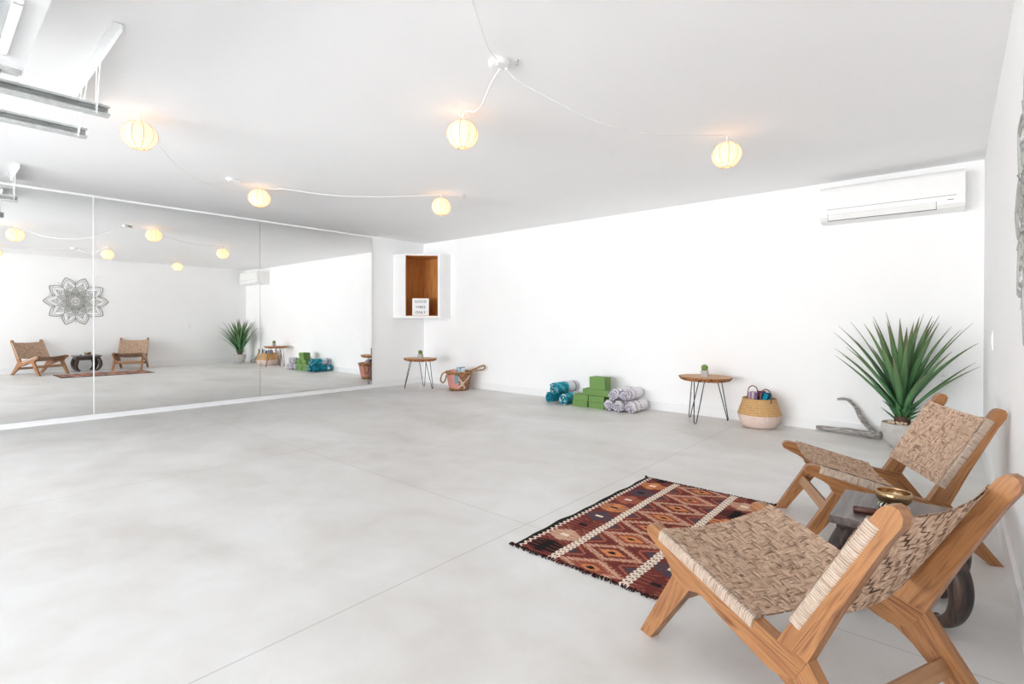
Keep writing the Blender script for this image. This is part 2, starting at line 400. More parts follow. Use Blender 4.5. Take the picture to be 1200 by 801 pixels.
def angle_iron(bm, P, Q, w, t, slots=True):
    obox(bm, P, Q, (0, 1, 0), w, t); P2 = Vector(P)+Vector((0, w/2, -w/2)); Q2 = Vector(Q)+Vector((0, w/2, -w/2)); obox(bm, P2, Q2, (0, 0, 1), w, t)
def hanger(x0, x1, y, legs, lab):
    t = thing('track_hanger', lab, 'bracket', (0, 0, 0), 0, 'track hangers on the ceiling')
    bm = bmesh.new(); angle_iron(bm, (x0, y, H-0.004), (x1, y, H-0.004), 0.036, 0.004)
    obj('ceiling_angle', bm, M['white_steel'], t)
    for (xa, xb, zb) in legs:
        bm = bmesh.new(); obox(bm, (xa, y+0.018, H-0.01), (xb, y+0.018, zb), (1, 0, 0), 0.022, 0.003)
        obj('strap', bm, M['white_steel'], t)
    return t
hanger(-2.90, -4.05, 0.60, [(-3.42, -3.45, 2.17), (-3.33, -3.43, 2.17), (-3.63, -3.90, 2.165), (-3.80, -3.92, 2.165)], 'long white ceiling bracket carrying the two track ends above the first lantern')
hanger(-6.15, -6.80, 0.56, [(-6.45, -6.54, 2.17), (-6.65, -6.56, 2.17)], 'white ceiling bracket carrying the track end by the mirror wall')

t = thing('garage_door', 'white sectional garage door raised flat under the ceiling, one window showing', 'garage door', (0, 0, 0))
for k in range(4):
    ya = 0.31-k*0.535; yb = ya-0.53
    bm = bmesh.new()
    if k == 0:
        xs = [-3.24] ; wn = []
        for i in range(4):
            w0 = -3.03+i*0.71; wn.append((w0, w0+0.53)); xs += [w0, w0+0.53]
        xs.append(-0.36)
        box(bm, -3.24, -0.36, ya-0.085, ya, 2.20, 2.245); box(bm, -3.24, -0.36, yb, ya-0.44, 2.20, 2.245)
        for i in range(0, len(xs), 2): box(bm, xs[i], xs[i+1], ya-0.44, ya-0.085, 2.20, 2.245)
    else: box(bm, -3.24, -0.36, yb, ya, 2.20, 2.245)
    sec = obj('door_section', bm, M['panel'], t)
    if k == 0:
        for w0, w1 in wn:
            bm = bmesh.new(); f = 0.022
            for a in ((w0-f, w0+0.006, ya-0.44-f, ya-0.085+f), (w1-0.006, w1+f, ya-0.44-f, ya-0.085+f), (w0, w1, ya-0.44-f, ya-0.434), (w0, w1, ya-0.091, ya-0.085+f)):
                box(bm, a[0], a[1], a[2], a[3], 2.19, 2.2)
            obj('window_frame', bm, M['trim'], sec)
            obj('window_pane', boxm(w0, w1, ya-0.44, ya-0.085, 2.218, 2.224), M['frosted'], sec)
obj('end_stile', boxm(-3.245, -3.15, -0.2, 0.312, 2.195, 2.2), M['panel'], t)
obj('corner_hinge', boxm(-3.243, -3.17, 0.20, 0.30, 2.187, 2.195), M['steel'], t, bevel=0.002)
bm = bmesh.new(); tube(bm, [(-3.43, 0.24, 2.2), (-3.2, 0.24, 2.19)], 0.006, 8); obj('roller', bm, M['gap'], t)

# ------------------------------------------------------------------ lanterns, cords
def lantern_proto(loc, label):
    t = thing('paper_lantern', label, 'lantern', loc, 0, 'round paper lanterns strung under the ceiling')
    Rr, Hh, n = 0.102, 0.092, 40
    bm = bmesh.new(); prof = []
    a0 = radians(17)
    for i in range(25):
        a = -pi/2+a0+(pi-2*a0)*i/24; prof.append((Rr*cos(a), Hh*sin(a)))
    def fr(th, i): return 1-0.022*(1-abs(cos(5*th)))
    lathe(bm, prof, n, fr); obj('lamp_shade', bm, M['paper'], t, smooth=True)
    for k in range(10):
        th = 2*pi*k/10; bm = bmesh.new()
        tube(bm, [(r*1.006*cos(th), r*1.006*sin(th), z) for r, z in prof], 0.0021, 4); obj('rib', bm, M['rib'], t)
    for z in (prof[-1][1], prof[0][1]):
        bm = bmesh.new(); tube(bm, [(prof[0][0]*cos(2*pi*k/20), prof[0][0]*sin(2*pi*k/20), z) for k in range(20)], 0.0018, 5, closed=True); obj('rim_wire', bm, M['rib'], t)
    bm = bmesh.new(); tube(bm, [(0, 0, 0.138), (0, 0, 0.062), (0, 0, 0.06), (0, 0, 0.02)], lambda i, k: (0.004, 0.004, 0.014, 0.014)[i], 10)
    obj('lamp_holder', bm, M['cord'], t)
    bm = bmesh.new(); tube(bm, smooth_path([(0, 0, 0.138), (0.012, 0, 0.133), (0.012, 0, 0.118), (-0.004, 0, 0.112)], 5), 0.0025, 6)
    obj('ceiling_hook', bm, M['steel'], t)
    l = bpy.data.lights.new('lantern_bulb', 'POINT'); l.energy = 0.62; l.color = (1.0, 0.64, 0.38); l.shadow_soft_size = 0.022
    lo = bpy.data.objects.new('lantern_bulb', l); COL.objects.link(lo); lo.parent = t; lo.location = (0, 0, -0.015)
    return t
LN = [((-4.09, 0.96, 2.30), 'lit paper lantern hanging nearest the garage door track'),
      ((-2.44, 2.33, 2.295), 'lit paper lantern hanging by the round ceiling canopy'),
      ((-1.245, 3.81, 2.275), 'lit paper lantern hanging nearest the air conditioner'),
      ((-5.36, 2.272, 2.325), 'small lit paper lantern hanging beside the little ceiling socket, near the mirrors'),
      ((-4.157, 3.656, 2.30), 'small lit paper lantern hanging in front of the corner niche, farthest along the cord'),
      ((-1.13, 1.01, 2.30), 'lit paper lantern seen only in the mirror, at its left edge')]
l0 = lantern_proto(*LN[0])
for i, (p, lab) in enumerate(LN[1:]): dup(l0, p, 0.3+0.47*i, lab)

def cord(name, pts, label, r=0.0032):
    bm = bmesh.new(); tube(bm, smooth_path(pts, 8), r, 7)
    return tag(obj(name, bm, M['cord'], smooth=True), label, 'cord', 'white lantern cords')
top = lambda i, dz=0.136: (LN[i][0][0], LN[i][0][1], LN[i][0][2]+dz)
cord('lantern_cord', [(-1.835, 2.025, 2.415), (-1.921, 2.059, 2.389), (-1.999, 2.1, 2.366), (-2.082, 2.145, 2.335), (-2.216, 2.216, 2.349), (-2.33, 2.277, 2.405), (-2.40, 2.312, 2.425), (-2.44, 2.33, 2.42)], 'short wavy white cord from the round canopy to its nearest lantern', 0.0045)
cord('lantern_cord', [(-1.80, 2.04, 2.412), (-1.788, 2.07, 2.38), (-1.764, 2.148, 2.35), (-1.685, 2.396, 2.297), (-1.609, 2.639, 2.257), (-1.525, 2.905, 2.256), (-1.445, 3.159, 2.286), (-1.358, 3.437, 2.342), (-1.255, 3.77, 2.405)], 'long drooping white cord from the round canopy to the lantern near the air conditioner')
cord('lantern_cord', [(-1.80, 1.97, 2.425), (-1.74, 1.84, 2.415), (-1.66, 1.72, 2.40), (-1.57, 1.59, 2.395), (-1.45, 1.42, 2.385), (-1.25, 1.16, 2.40), (-1.13, 1.01, 2.43)], 'white cord rising from the round canopy to the top edge of the photo')
cord('lantern_cord', [(-4.09, 0.96, 2.425), (-4.2, 1.05, 2.36), (-4.32, 1.155, 2.309), (-4.423, 1.242, 2.271), (-4.577, 1.372, 2.247), (-4.783, 1.547, 2.246), (-5.005, 1.736, 2.294), (-5.197, 1.898, 2.393), (-5.255, 1.945, 2.418)], 'drooping white cord between the track-side lantern and the little ceiling socket')
cord('lantern_cord', [(-5.25, 1.99, 2.418), (-5.26, 2.06, 2.405), (-5.30, 2.17, 2.405), (-5.36, 2.272, 2.435)], 'very short white cord between the little ceiling socket and its lantern')
cord('lantern_cord', [(-5.36, 2.272, 2.435), (-5.22, 2.36, 2.41), (-5.106, 2.381, 2.4), (-4.936, 2.607, 2.373), (-4.762, 2.838, 2.358), (-4.559, 3.108, 2.367), (-4.349, 3.386, 2.394), (-4.157, 3.65, 2.43)], 'drooping white cord joining the two small far lanterns')
t = thing('ceiling_canopy', 'round white ceiling canopy where three lantern cords meet', 'ceiling fitting', (-1.815, 2.0, H))
bm = bmesh.new(); lathe(bm, [(0, 0), (0.056, 0), (0.058, -0.006), (0.055, -0.022), (0.045, -0.027), (0, -0.028)], 32); obj('canopy_cover', bm, M['white_plastic'], t, smooth=True)
for x, y in ((-0.02, 0.025), (0.015, 0.04), (0.015, -0.03)):
    bm = bmesh.new(); tube(bm, [(x, y, -0.02), (x, y, -0.036)], 0.008, 10); obj('cord_grip', bm, M['white_plastic'], t)
t = thing('ceiling_socket', 'little white ceiling socket feeding the small lantern near the mirrors', 'ceiling fitting', (-5.26, 1.965, H))
bm = bmesh.new(); lathe(bm, [(0, 0), (0.045, 0), (0.045, -0.012), (0.03, -0.022), (0, -0.024)], 28); obj('socket_cover', bm, M['white_plastic'], t, smooth=True)
bm = bmesh.new(); box(bm, -0.015, 0.03, -0.02, 0.07, -0.03, -0.004); obj('plug', bm, M['white_plastic'], t, bevel=0.004)
bm = bmesh.new(); lathe(bm, [(0, 0), (0.02, 0), (0.018, -0.006), (0, -0.007)], 20); tube(bm, smooth_path([(0, 0, -0.004), (0, 0.012, -0.018), (0, 0, -0.032), (0, -0.014, -0.024)], 5), 0.003, 6)
o = tag(obj('cup_hook', bm, M['steel'], smooth=True), 'bare metal hook in the ceiling just beyond the farthest lantern', 'hook'); o.location = (-4.02, 3.86, H)
bm = bmesh.new(); lathe(bm, [(0, 0), (0.012, 0), (0.011, -0.005), (0, -0.006)], 16); tube(bm, smooth_path([(0, 0, -0.004), (0, 0.01, -0.015), (0, 0, -0.026), (0, -0.011, -0.02)], 5), 0.003, 6)
o = tag(obj('cup_hook', bm, M['steel'], smooth=True), 'tiny metal hook in the ceiling beside the round canopy', 'hook'); o.location = (-1.74, 2.05, H)

# ------------------------------------------------------------------ air conditioner
t = thing('air_conditioner', 'long white wall-mounted air conditioner high on the back wall', 'air conditioner', (-0.4555, YB, 2.02))
hw = 0.523
pr = [(0, 0.0), (-0.15, 0.0), (-0.19, 0.014), (-0.213, 0.045), (-0.22, 0.10), (-0.22, 0.29), (-0.212, 0.312), (-0.19, 0.325), (0, 0.325)]
bm = bmesh.new(); prism(bm, [(-hw, y, z) for y, z in pr], (2*hw, 0, 0)); obj('casing', bm, M['white_plastic'], t, bevel=0.008, seg=3)
bm = bmesh.new(); box(bm, -hw+0.06, hw-0.055, -0.2212, -0.2185, 0.111, 0.1145); obj('panel_seam', bm, M['gap'], t)
bm = bmesh.new()
obox(bm, (-hw+0.065, -0.2035, 0.0405), (0.34, -0.2035, 0.0405), (0, -0.5, 1), 0.07, 0.012); obj('vent_slot', bm, M['gap'], t)
bm = bmesh.new()
obox(bm, (-hw+0.069, -0.208, 0.044), (0.336, -0.208, 0.044), (0, -0.42, 1), 0.062, 0.012); obj('louver', bm, M['white_plastic'], t, bevel=0.002)
obj('indicator_label', boxm(0.41, 0.45, -0.2205, -0.218, 0.075, 0.081), M['gap'], t)

# ------------------------------------------------------------------ corner niche with light box
t = thing('corner_shelf', 'tall white corner niche with brown wooden inside, hung in the far corner', 'shelf', (0, 0, 0))
A, B, Cc, D, E_ = (-7.12, 5.206), (-6.821, 5.206), (-6.425, 5.633), (-6.425, 5.86), (-7.12, 5.86)
Z0, Z1, tk = 1.128, 2.188, 0.024
P5 = [A, B, Cc, D, E_]
for nm, za, zb in (('top_panel', Z1-0.03, Z1), ('bottom_panel', Z0, Z0+0.035)):
    bm = bmesh.new(); prism(bm, [(x, y, za) for x, y in P5], (0, 0, zb-za)); obj(nm, bm, M['trim'], t, bevel=0.002)
obj('side_panel', boxm(A[0], B[0], A[1], A[1]+tk, Z0+0.035, Z1-0.03), M['trim'], t)
for k in range(3):
    h0 = Z0+0.035; hh = (Z1-Z0-0.065)/3
    obj('side_board', boxm(Cc[0]-tk, Cc[0], Cc[1], D[1], h0+k*hh+(0.0012 if k else 0), h0+(k+1)*hh-(0.0012 if k < 2 else 0)), M['trim'], t, bevel=0.002)
rv = Vector((Cc[0]-B[0], Cc[1]-B[1], 0)); LW = rv.length; rv.normalize(); nv = Vector((rv.y, -rv.x, 0))
def fr_pt(s, z, d=0): p = Vector((B[0], B[1], 0))+rv*s-nv*d; return (p.x, p.y, z)
for s0, s1 in ((0, 0.016), (LW-0.042, LW)):
    bm = bmesh.new(); prism(bm, [fr_pt(s0, Z0+0.035, 0), fr_pt(s1, Z0+0.035, 0), fr_pt(s1, Z0+0.035, 0.022), fr_pt(s0, Z0+0.035, 0.022)], (0, 0, Z1-Z0-0.065)); obj('front_frame', bm, M['trim'], t)
bm = bmesh.new(); g = 0.008; zz0, zz1 = Z0+0.035, Z1-0.03
def wallp(p, q): # lining board between two plan points, thickness g towards the inside
    p, q = Vector((*p, 0)), Vector((*q, 0)); d = (q-p).normalized(); n = Vector((d.y, -d.x, 0))*-1
    prism(bm, [(p.x, p.y, zz0), (q.x, q.y, zz0), (q.x+n.x*g, q.y+n.y*g, zz0), (p.x+n.x*g, p.y+n.y*g, zz0)], (0, 0, zz1-zz0))
i1 = (-7.10, A[1]+tk); i2 = (B[0]+0.005, A[1]+tk); i3 = (Cc[0]-tk, Cc[1]+0.012); i4 = (Cc[0]-tk, 5.84); i5 = (-7.10, 5.84)
wallp(i1, i2); wallp(i3, i4); wallp(i4, i5); wallp(i5, i1)
for za, zb in ((zz0, zz0+0.006), (zz1-0.006, zz1)):
    prism(bm, [(x, y, za) for x, y in ((i1[0]+.002, i1[1]+.002), (i2[0]-0.005, i2[1]+0.03), (i3[0]-0.03, i3[1]-0.005), (i4[0]-.002, i4[1]-.002), (i5[0]+.002, i5[1]-.002))], (0, 0, zb-za))
obj('wood_lining', bm, M['niche_wood'], t, gv=gv_axis((0, 0, 1), (1, 1, 0)))

RZ = atan2(rv.y, rv.x)
p = Vector((B[0], B[1], 0))+rv*0.255-nv*0.075
t = thing('letter_board', 'white light box lettered GOOD VIBES ONLY standing in the corner niche', 'light box', (p.x, p.y, Z0+0.0415), RZ)
W2, HB = 0.135, 0.285
bm = bmesh.new(); box(bm, -W2, W2, 0, 0.045, 0, HB); obj('case', bm, M['white_plastic'], t, bevel=0.004)
for z in (0.099, 0.192): obj('letter_rail', boxm(-W2+0.01, W2-0.01, -0.003, 0.0005, z-0.002, z+0.002), M['trim'], t)
def text_bm(s, size, x, y, z):
    cu = bpy.data.curves.new('t', 'FONT'); cu.body = s; cu.size = size; cu.align_x = 'CENTER'; cu.extrude = 0.0012; cu.space_character = 1.12
    o = bpy.data.objects.new('t', cu); COL.objects.link(o)
    dg = bpy.context.evaluated_depsgraph_get(); me = bpy.data.meshes.new_from_object(o.evaluated_get(dg))
    bpy.data.objects.remove(o); bm = bmesh.new(); bm.from_mesh(me); bpy.data.meshes.remove(me)
    bmesh.ops.transform(bm, matrix=Matrix.Translation((x, y, z)) @ Matrix.Rotation(pi/2, 4, 'X'), verts=bm.verts)
    return bm
for s, z in (('GOOD', 0.213), ('VIBES', 0.122), ('ONLY', 0.034)):
    obj('lettering', text_bm(s, 0.060, 0, -0.003, z), M['dark'], t, recalc=False)

# ------------------------------------------------------------------ live-edge hairpin tables and cacti
def hairpin_table(loc, rz, feet, rx, ry, label, seed):
    t = thing('hairpin_table', label, 'side table', loc, rz, 'round live-edge hairpin tables')
    rnd = random.Random(seed); ph = [rnd.uniform(0, 6.28) for _ in range(6)]
    fr = lambda th, i: 1+0.03*sin(2*th+ph[0])+0.025*sin(3*th+ph[1])+0.018*sin(5*th+ph[2])+0.012*sin(9*th+ph[3])+0.006*sin(17*th+ph[4])
    bm = bmesh.new(); zt = 0.483; th_ = 0.042
    fs = lathe(bm, [(0, zt-th_), (0.85, zt-th_), (0.93, zt-th_*0.8), (0.97, zt-th_*0.45), (1.0, zt-th_*0.15), (0.99, zt), (0, zt)], 72, fr)
    for f, i in fs:
        if 1 <= i <= 4: f.material_index = 1
    for v in bm.verts: v.co.x *= rx; v.co.y *= ry
    obj('tabletop', bm, [M['slab_wood'], M['bark']], t, smooth=False, gv=lambda c: (atan2(c.y, c.x)*0.25, c.z, Vector((c.x, c.y)).length))
    for (fx, fy) in feet:
        a = atan2(fy, fx); r = sqrt(fx*fx+fy*fy); d = Vector((cos(a), sin(a), 0)); s = Vector((-sin(a), cos(a), 0))
        topc = d*(r*0.62); foot = d*r
        pts = [topc+s*0.055+Vector((0, 0, zt-th_-0.002)), foot+s*0.014+Vector((0, 0, 0.03)), foot+s*0.009+Vector((0, 0, 0.010)), foot+Vector((0, 0, 0.0052)), foot-s*0.009+Vector((0, 0, 0.010)), foot-s*0.014+Vector((0, 0, 0.03)), topc-s*0.055+Vector((0, 0, zt-th_-0.002))]
        bm = bmesh.new(); tube(bm, pts, 0.0052, 8)
        c0 = topc+Vector((0, 0, zt-th_-0.003)); obox(bm, c0-s*0.07, c0+s*0.07, d, 0.035, 0.004)
        obj('hairpin_leg', bm, M['black_steel'], t, smooth=True)
    return t
hairpin_table((-6.49, 5.27, 0), 0, [(-0.114, -0.224), (-0.12, 0.168), (0.231, 0.052)], 0.275, 0.255, 'live-edge side table with black hairpin legs under the corner niche', 3)
hairpin_table((-2.03, 5.555, 0), 0, [(-0.205, 0.087), (-0.013, -0.251), (0.18, 0.162)], 0.28, 0.26, 'live-edge side table with black hairpin legs beside the pink-bottomed basket', 11)
def cactus(loc, label, rz):
    t = thing('potted_cactus', label, 'cactus', loc, rz, 'small potted cacti on the side tables')
    bm = bmesh.new(); s, h, k = 0.034, 0.072, 0.005
    pts = []
    box(bm, -s, s, -s, s, 0, h-0.012); 
    for a in ((-s, s, -s, -s+k), (-s, s, s-k, s), (-s, -s+k, -s+k, s-k), (s-k, s, -s+k, s-k)): box(bm, a[0], a[1], a[2], a[3], h-0.012, h)
    obj('planter', bm, M['grey_cube_pot'], t)
    bm = bmesh.new(); prof = [(0, h-0.014)]
    for i in range(11): a = -pi/2*0.75+(pi*0.875)*i/10; prof.append((0.036*cos(a)+1e-4, h+0.026+0.034*sin(a)))
    prof.append((0, prof[-1][1]))
    lathe(bm, prof, 48, lambda th, i: 1-0.13*(0.5+0.5*cos(12*th)))
    obj('cactus_body', bm, M['cactus'], t, smooth=True)
cactus((-6.45, 5.235, 0.483), 'small green cactus in a grey cube pot on the table under the corner niche', 0.5)
cactus((-2.02, 5.50, 0.483), 'small green cactus in a grey cube pot on the table beside the pink-bottomed basket', 0.2)

# ------------------------------------------------------------------ rolled towels
def roll_mesh(rad, length, turns, th, patt, seed, flare=0.0):
    """spiral roll along +Y from y=0; returns bmesh"""
    rnd = random.Random(seed); bm = bmesh.new(); n = int(turns*26); rows = 14
    def R_(a): return 0.012+(rad-0.012)*(a/(turns*2*pi))
    secs = []
    a0 = rnd.uniform(0, 6.28)
    for j in range(rows+1):
        y = length*j/rows
        jit = 1+0.02*sin(j*1.3+seed)
        out, inn = [], []
        for i in range(n+1):
            a = turns*2*pi*i/n; r = R_(a)*jit*(1+0.02*sin(3*a+seed+y*9)); c, s = cos(a+a0), sin(a+a0)
            e = 0.004*sin(a*2.3+seed) if j in (0, rows) else 0
            out.append(bm.verts.new((r*c, y+e, r*s))); inn.append(bm.verts.new(((r-th)*c, y+e, (r-th)*s)))
        secs.append((out, inn))
    for j in range(rows):
        (o0, i0), (o1, i1) = secs[j], secs[j+1]
        for i in range(n):
            bm.faces.new((o0[i], o0[i+1], o1[i+1], o1[i])); bm.faces.new((i0[i+1], i0[i], i1[i], i1[i+1]))
        bm.faces.new((o0[n], i0[n], i1[n], o1[n])); bm.faces.new((i0[0], o0[0], o1[0], i1[0]))
    for k in (0, rows):
        o_, i_ = secs[k]
        for i in range(n):
            f = (o_[i], i_[i], i_[i+1], o_[i+1]) if k == 0 else (o_[i], o_[i+1], i_[i+1], i_[i])
            bm.faces.new(f)
    return bm
teal, teal2, dteal, pale, grey_, white_, mauve = lin(40, 140, 160), lin(96, 178, 190), lin(28, 98, 122), lin(214, 218, 222), lin(150, 138, 150), lin(232, 230, 234), lin(112, 100, 140)
def pat_teal(c, n):
    y = c.y
    if n.y < -0.6: return (teal, dteal, teal2, teal, pale)[int(Vector((c.x, c.z)).length*150+atan2(c.z, c.x)*0.8) % 5]
    if y > 0.40: return pale
    a = atan2(c.z, c.x)
    if 0.24 < y < 0.40: 
        if abs((y*60) % 3-1.5) < 0.25: return grey_
        return pale
    if 0.2 < y < 0.24: return teal2
    return teal if sin(a*3+y*40) > -0.5 else teal2
def pat_teal_dark(c, n):
    if n.y < -0.6: return (teal, dteal, dteal, teal)[int(Vector((c.x, c.z)).length*150+atan2(c.z, c.x)*0.8) % 4]
    return teal if (c.y > 0.01) and sin(c.x*90+c.y*30) > -0.6 else (pale if c.y > 0.3 else dteal)
def pat_white(c, n):
    y = c.y
    if y < 0.006 or (abs(n.y) > 0.7): return mauve if sin(atan2(c.z, c.x)*7+c.x*200) > 0.25 else white_
    for s in (0.07, 0.11, 0.21, 0.26):
        if abs(y-s) < 0.007: return lin(160, 140, 150)
    if 0.14 < y < 0.18 and sin(atan2(c.z, c.x)*14) > 0.3 and sin(y*300) > 0: return lin(110, 106, 120)
    return white_
def place_roll(name, bm, patt, loc, rz, label, cat, group, tilt=(0, 0)):
    o = obj(name, bm, M['towel'], None, smooth=False, pattern=patt)
    o.location = loc; o.rotation_euler = (tilt[0], tilt[1], rz); return tag(o, label, cat, group)
place_roll('rolled_towel', roll_mesh(0.071, 0.40, 3.4, 0.011, None, 2), pat_teal_dark, (-4.035, 5.42, 0.0735), -0.02, 'deep teal rolled towel at floor level, leftmost of the blue pile', 'rolled towel', 'blue rolled towels')
place_roll('rolled_towel', roll_mesh(0.075, 0.40, 3.6, 0.011, None, 4), pat_teal, (-3.805, 5.415, 0.0775), 0.02, 'teal and white rolled towel on the floor touching the green blocks', 'rolled towel', 'blue rolled towels')
place_roll('rolled_towel', roll_mesh(0.08, 0.42, 3.8, 0.011, None, 5), pat_teal, (-3.945, 5.40, 0.199), -0.1, 'striped teal rolled towel lying on top of the other blue ones', 'rolled towel', 'blue rolled towels')
wl = [((-3.155, 5.435, 0.0735), 'white rolled blanket on the floor touching the green blocks'),
      ((-3.010, 5.40, 0.0735), 'white rolled blanket in the middle of the bottom row of the white pile'),
      ((-2.862, 5.42, 0.0735), 'white rolled blanket at the right end of the bottom row of the white pile'),
      ((-3.083, 5.43, 0.199), 'white rolled blanket on top of its pile, on the side of the green blocks'),
      ((-2.936, 5.44, 0.199), 'white rolled blanket on top of its pile, on the side of the hairpin table')]
for i, (p, lab) in enumerate(wl):
    place_roll('rolled_blanket', roll_mesh(0.071, 0.37, 3.5, 0.009, None, 10+i), pat_white, p, -0.02+0.012*i, lab, 'rolled blanket', 'white rolled blankets')

# ------------------------------------------------------------------ yoga blocks
BW, BD, BH = 0.216, 0.15, 0.0768
def block_mesh():
    bm = bmesh.new(); box(bm, -BW/2, BW/2, -BD/2, BD/2, 0, BH-0.0012); return bm
b0 = obj('foam_block', block_mesh(), M['green_foam'], bevel=0.0095, seg=2)
bl = [((-3.572, 5.525, 0.0), 'green foam block on the floor beside the blue towels'),
      ((-3.566, 5.533, BH), 'green foam block second from the floor beside the blue towels'),
      ((-3.332, 5.525, 0.0), 'green foam block on the floor beside the white blankets'),
      ((-3.336, 5.535, BH), 'green foam block second from the floor beside the white blankets'),
      ((-3.448, 5.565, 2*BH), 'green foam block in the third layer, half over the blue-towel side'),
      ((-3.222, 5.555, 2*BH), 'green foam block in the third layer, over the white-blanket side'),
      ((-3.352, 5.575, 3*BH), 'green foam block directly under the topmost one'),
      ((-3.349, 5.568, 4*BH), 'green foam block at the very top of the stack')]
for i, (p, lab) in enumerate(bl):
    o = b0 if i == 0 else b0.copy()
    if i: COL.objects.link(o)
    o.location = p; o.rotation_euler = (0, 0, (0, 0.025, -0.01, -0.02, 0.03, -0.02, 0.02, -0.01)[i])
    tag(o, lab, 'yoga block', 'green foam yoga blocks')

# ------------------------------------------------------------------ belly basket
BC = (-1.503, 5.615, 0)
t = thing('belly_basket', 'round belly basket, natural above and pale pink below, at the back wall', 'basket', BC)
def gv_cyl(c): return (atan2(c.y, c.x)*0.2, c.z, 0)
lo_p = [(0, 0.004), (0.13, 0.002), (0.155, 0.008), (0.178, 0.045), (0.194, 0.085), (0.203, 0.12), (0.206, 0.135)]
up_p = [(0.206, 0.135), (0.20, 0.155), (0.185, 0.20), (0.168, 0.25), (0.158, 0.288), (0.161, 0.294), (0.154, 0.297), (0.149, 0.288), (0.158, 0.25), (0.175, 0.2), (0.192, 0.15), (0.19, 0.1), (0.165, 0.03), (0.13, 0.012), (0, 0.014)]
bm = bmesh.new(); lathe(bm, lo_p, 56); obj('lower_band', bm, M['pink_seagrass'], t, smooth=True, gv=gv_cyl, label='pale pink lower half')
bm = bmesh.new(); lathe(bm, up_p, 56); obj('upper_band', bm, M['seagrass'], t, smooth=True, gv=gv_cyl, label='natural straw-coloured upper half')
brg = Vector((0.966, 0.259, 0)); bfw = Vector((-0.259, 0.966, 0))
for qr, qf in ((-0.062, 0.135), (0.058, -0.142)):
    cxy = brg*qr+bfw*qf
    pts = [cxy-brg*0.046+Vector((0, 0, 0.262)), cxy-brg*0.048+Vector((0, 0, 0.315)), cxy-brg*0.036+Vector((0, 0, 0.378)), cxy+Vector((0, 0, 0.402)), cxy+brg*0.036+Vector((0, 0, 0.378)), cxy+brg*0.048+Vector((0, 0, 0.315)), cxy+brg*0.046+Vector((0, 0, 0.262))]
    bm = bmesh.new(); tube(bm, smooth_path(pts, 6), 0.0055, 8); obj('handle', bm, M['handle_cord'], t, smooth=True)
def stand_roll(name, loc, rad, ln, patt, lab, seed, tilt=(0, 0), rz=0):
    o = place_roll(name, roll_mesh(rad, ln, 3.0, 0.01, None, seed), patt, loc, rz, lab, 'rolled towel', 'rolls standing in the belly basket', (pi/2+tilt[0], tilt[1]))
    return o
def pat_plum(c, n): return lin(150, 120, 150) if sin(c.x*160+c.z*60) > 0.2 else lin(206, 190, 202)
def pat_dark(c, n): return lin(80, 48, 88) if c.y < 0.3 else lin(120, 60, 96)
def pat_aqua(c, n): return lin(36, 150, 176) if sin(atan2(c.z, c.x)*4+c.y*50) > -0.3 else lin(20, 60, 84)
stand_roll('rolled_towel', (BC[0]-0.068, BC[1]-0.02, 0.018), 0.052, 0.335, pat_plum, 'mauve striped rolled towel standing at the left in the belly basket', 21, (0, 0.03))
stand_roll('rolled_towel', (BC[0]+0.005, BC[1]+0.04, 0.018), 0.046, 0.34, pat_dark, 'dark plum rolled towel standing in the middle of the belly basket', 22, (0, 0))
stand_roll('rolled_towel', (BC[0]+0.075, BC[1]-0.02, 0.018), 0.056, 0.33, pat_aqua, 'bright blue rolled towel standing at the right in the belly basket', 23, (0, -0.03))

# ------------------------------------------------------------------ patchwork basket
AC_ = (-5.885, 5.545, 0)
t = thing('patchwork_basket', 'patchwork basket with drooping rope handles on the floor by the far corner', 'basket', AC_, radians(0))
pink, blug, tan_, brn, crm = lin(206, 144, 136), lin(128, 150, 160), lin(170, 128, 96), lin(112, 70, 50), lin(206, 188, 170)
def pat_patch(c, n):
    a = math.degrees(atan2(c.y, c.x)) % 360; z = c.z
    # front faces roughly -45 deg (315)
    d = (a-311+180) % 360-180
    if z < 0.03: return brn if sin(a*0.5) > 0 else tan_
    if z > 0.255: return tan_ if sin(a*1.4+z*200) > -0.3 else brn
    if d < -18: return pink if z > 0.045 and sin(a*0.9+z*130) < 0.85 else tan_
    if d < 6: return blug if z > 0.09+0.002*(d+18) else pink
    k = (d-6)*0.0026
    if abs(z-0.19+k*1.7) < 0.022 or abs(z-0.06-k*1.1) < 0.02: return crm
    if z < 0.07: return brn if sin(a*0.6+z*110) > 0 else tan_
    return tan_ if sin(a*0.8+z*160) > -0.2 else brn
bm = bmesh.new()
lathe(bm, [(0, 0.004), (0.135, 0.002), (0.152, 0.012)]+[(0.152+0.052*i/16, 0.012+0.27*i/16) for i in range(1, 17)]+[(0.203, 0.292), (0.194, 0.29), (0.146, 0.02), (0, 0.016)], 72)
obj('basket_body', bm, M['patchwork'], t, pattern=pat_patch)
bm = bmesh.new(); tube(bm, [((0.205)*cos(2*pi*k/48), 0.205*sin(2*pi*k/48), 0.285+0.004*sin(k*1.9)) for k in range(48)], 0.011, 8, closed=True)
obj('rim_rope', bm, M['rope'], t, smooth=True, gv=lambda c: (atan2(c.y, c.x)*0.2, c.z, 0))
rgt = Vector((cos(YAW), sin(YAW), 0)); fwd = Vector((-sin(YAW), cos(YAW), 0))
def P_(r, f, z): q = rgt*r+fwd*f; return (q.x, q.y, z)
